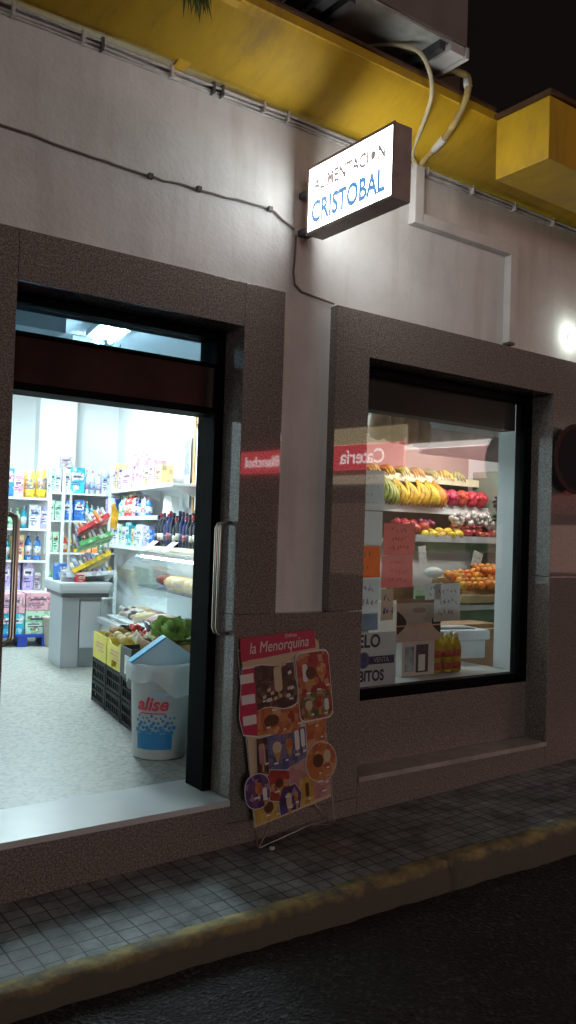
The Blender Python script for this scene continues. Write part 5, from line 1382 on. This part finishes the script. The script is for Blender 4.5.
obj('card', MB().box(0, .09, 0, .002, 0, .16), PAPER, t); scribble(t, .01, .08, .03, .12, 2, INK, -.001, 32)
# middle tier: plums, red apples, lemons, apples
MZ = 1.25 + .075
frow(APL, 'apple', 'red apple at the left of the middle fruit tier', .24, .58, .41, 3, MZ+.06, .094, 'red apples at the left of the middle tier', .3)
frow(PLU, 'plum', 'dark plum beside the red apples on the middle fruit tier', .52, .76, .52, 2, MZ+.11, .066, 'plums on the middle tier', .3)
frow(LEM, 'lemon', 'yellow lemon on the middle fruit tier', .40, .96, .375, 2, MZ+.01, .108, 'lemons on the middle tier', .3)
frow(APL, 'red_tomato', 'red tomato at the right of the middle fruit tier', .98, 1.50, .40, 3, MZ+.03, .094, 'tomatoes at the right of the middle tier', .35)
# bananas on the upper tier
BANM = fruit('banana_peel', (.70, .45, .05), .5, .3, .6, 24); BANG = fruit('banana_green', (.46, .46, .12), .5, .3, .5, 24); BANO = fruit('banana_ripe', (.64, .26, .03), .5, .3, .6, 24)
def banana_bunch(rnd, m, n=6):
    mb = MB()
    for i in range(n):
        a = (i-(n-1)/2)*.40 + (rnd.random()-.5)*.15
        pts = []
        for k in range(8):
            s_ = k/7
            pts.append((a*.085*(.25+s_*.9) + .02*math.sin(3*s_), -.02-.075*math.sin(math.pi*s_*.85)*math.cos(a), .085-.20*s_+.02*rnd.random()*0))
        mb.tube(pts, [.006, .011, .016, .0185, .0185, .016, .010, .004], 7)
    mb.tube([(0, -.005, .10), (0, -.015, .085), (0, -.02, .07)], [.010, .013, .016], 7)
    return mb.mesh('banana_bunch', m)
rnd = random.Random(3)
bx = [(.16, BANG, 'greenish'), (.29, BANM, 'yellow'), (.42, BANM, 'yellow'), (.55, BANM, 'yellow'), (.67, BANM, 'yellow'), (.78, BANO, 'orange')]
for i, (x, m, w) in enumerate(bx):
    o = obj('banana_bunch', banana_bunch(rnd, m), None, None, (FX0+x, 2.08+rnd.random()*.05, .217+1.74), rnd.random()*.6-.3)
    o.scale = (1.15, 1.15, 1.15)
    tag(o, f'{w} banana bunch on the upper fruit tier, {ORD[i]} from left', 'bananas', 'banana bunches on the upper tier')
for i in range(7):
    o = obj('banana_bunch', banana_bunch(rnd, (BANG, BANM)[i % 2]), None, None, (FX0+.12+i*.19, 2.315, .217+1.90), rnd.random()*1.2-.6)
    o.rotation_euler = (R(-62), 0, rnd.random()*1.4-.7)
    tag(o, f"{('greenish','yellow')[i%2]} banana bunch heaped at the back above the top board, {ORD[i]} from left", 'bananas', 'banana bunches at the back')
# red net bags and clear bags at the right
REDN = fruit('red_net', (.48, .03, .035), .5, .4, .6, 45); CLEARB = mat('clear_bags', (.66, .60, .58), .25, 0, .5, 22, .5, 40)
for i in range(5):
    mb = MB(); mb.ball((0, 0, .07), .075, 12, 8, 1.05, .8, 1.1)
    for k in range(4): mb.ball(((random.random()-.5)*.09, -.035, .05+random.random()*.06), .034, 8, 6)
    tag(obj('net_bag', mb, REDN, None, (FX0+.87+i*.135, 2.08, .217+1.64)), f'red net bag on the upper fruit tier, {ORD[i]} from left', 'net bag', 'red net bags on the upper tier')
for i in range(4):
    mb = MB()
    for k in range(16): mb.ball(((random.random()-.5)*.16, (random.random()-.5)*.05, random.random()*.10), .018+random.random()*.016, 6, 5)
    tag(obj('clear_bag', mb, CLEARB, None, (FX0+.92+i*.145, 1.93, .217+1.47)), f'clear bag of pale produce below the red nets, {ORD[i]} from left', 'bag', 'clear bags of produce')
for i in range(3):
    mb = MB()
    for k in range(30):
        d = Vector((random.random()-.5, random.random()-.5, random.random()-.3)).normalized()*.09; s_ = d.cross(Vector((.3, .2, 1))).normalized()*.03
        mb.face([d*.3, d-s_, d*1.3, d+s_])
    tag(obj('leafy_greens', mb, mat('dark_leaf', (.06, .14, .05), .6, 0, .4, 15), None, (FX0+1.50, 1.86+.0*i, .217+1.35+i*.17)), ('lowest', 'middle', 'topmost')[i] + ' bunch of dark leafy greens at the right end of the fruit rack', 'greens', 'leafy greens at the rack end')
# cured hams hanging at the top left of the window
HM = MB(); HM.lathe([(.004, 0), (.018, -.03), (.022, -.10), (.05, -.18), (.085, -.28), (.09, -.36), (.06, -.43), (.0, -.45)], 14); HM = HM.mesh('cured_ham', mat('ham_skin', (.26, .13, .07), .5, 0, .4, 12))
for i in range(4):
    tag(obj('cured_ham', HM, None, None, (4.10+.19*i, 1.05+.05*i, 2.68), i), f'brown cured ham hanging at the top of the window, {ORD[i]} from left', 'ham', 'hams hanging in the window')
tag(obj('ham_rail', MB().tube([(3.9, 1.0, 2.70), (5.0, 1.28, 2.70)], .012, 8), STEEL), 'steel rail the hams hang from', 'rail')

# ------------------------------------------------------------------ lit cafeteria across the street (seen mirrored in the granite and the glass)
CB = thing('cafe_building', 'cafe building across the street with a long lit red sign', 'building', (10.9, -13.6, -.16), R(-9))
# local: front face on local x = 0 facing -x ; runs along local +y towards the shop side
CW = mat('cafe_wall', (.34, .28, .22), .8, 0, .2, 2)
obj('wall', MB().box(.02, 6, -3, 11.6, 0, 7), CW, CB)
obj('sign_band', MB().box(-.12, .0, -.05, 5.4, 3.10, 3.61), emit('cafe_red', (1.0, .06, .09), 4.6), CB)
SW = emit('cafe_letters', (1.0, .8, .8), 8.0)
text_on('Cafetería', .42, SW, CB, facing(-.124, 4.15, 3.35, '-X'), 1.0, bold=.004)
text_on('Blanchol', .34, SW, CB, facing(-.124, .95, 3.35, '-X'), 1.0, bold=.004)
obj('glowing_wall_strip', MB().box(-.10, .0, 2.4, 5.4, 3.62, 3.97), emit('cafe_wall_glow', (1.0, .80, .45), 2.2), CB)  # wall lit by the sign, its light put in as emission
obj('lower_strip', MB().box(-.10, .0, 2.4, 5.4, 2.80, 2.98), emit('cafe_lower_glow', (1.0, .78, .55), 2.2), CB)  # glow put into this strip too, below the sign
obj('pink_fascia', MB().box(-.10, .0, 5.42, 11.2, 2.85, 3.45), emit('cafe_pink', (1.0, .50, .46), 4.5), CB)
obj('fascia_edge', MB().box(-.12, .0, 5.42, 10.6, 3.46, 3.56), emit('cafe_edge', (1.0, .9, .85), 7.0), CB)
obj('awning', MB().prism([(.0, 2.9), (-.9, 2.35), (-.9, 2.28), (.0, 2.8)], 7.2, 10.6, Matrix.Translation((0, 0, -.2))), mat('awning_red', (.5, .06, .08), .7), CB)
obj('lit_window', MB().box(-.02, .018, 7.3, 10.5, 1.2, 2.0), emit('cafe_window', (1.0, .55, .45), .8), CB)
obj('lit_window', MB().box(-.02, .018, 1.4, 6.8, .9, 2.4), emit('cafe_window_dim', (1.0, .6, .4), .35), CB)
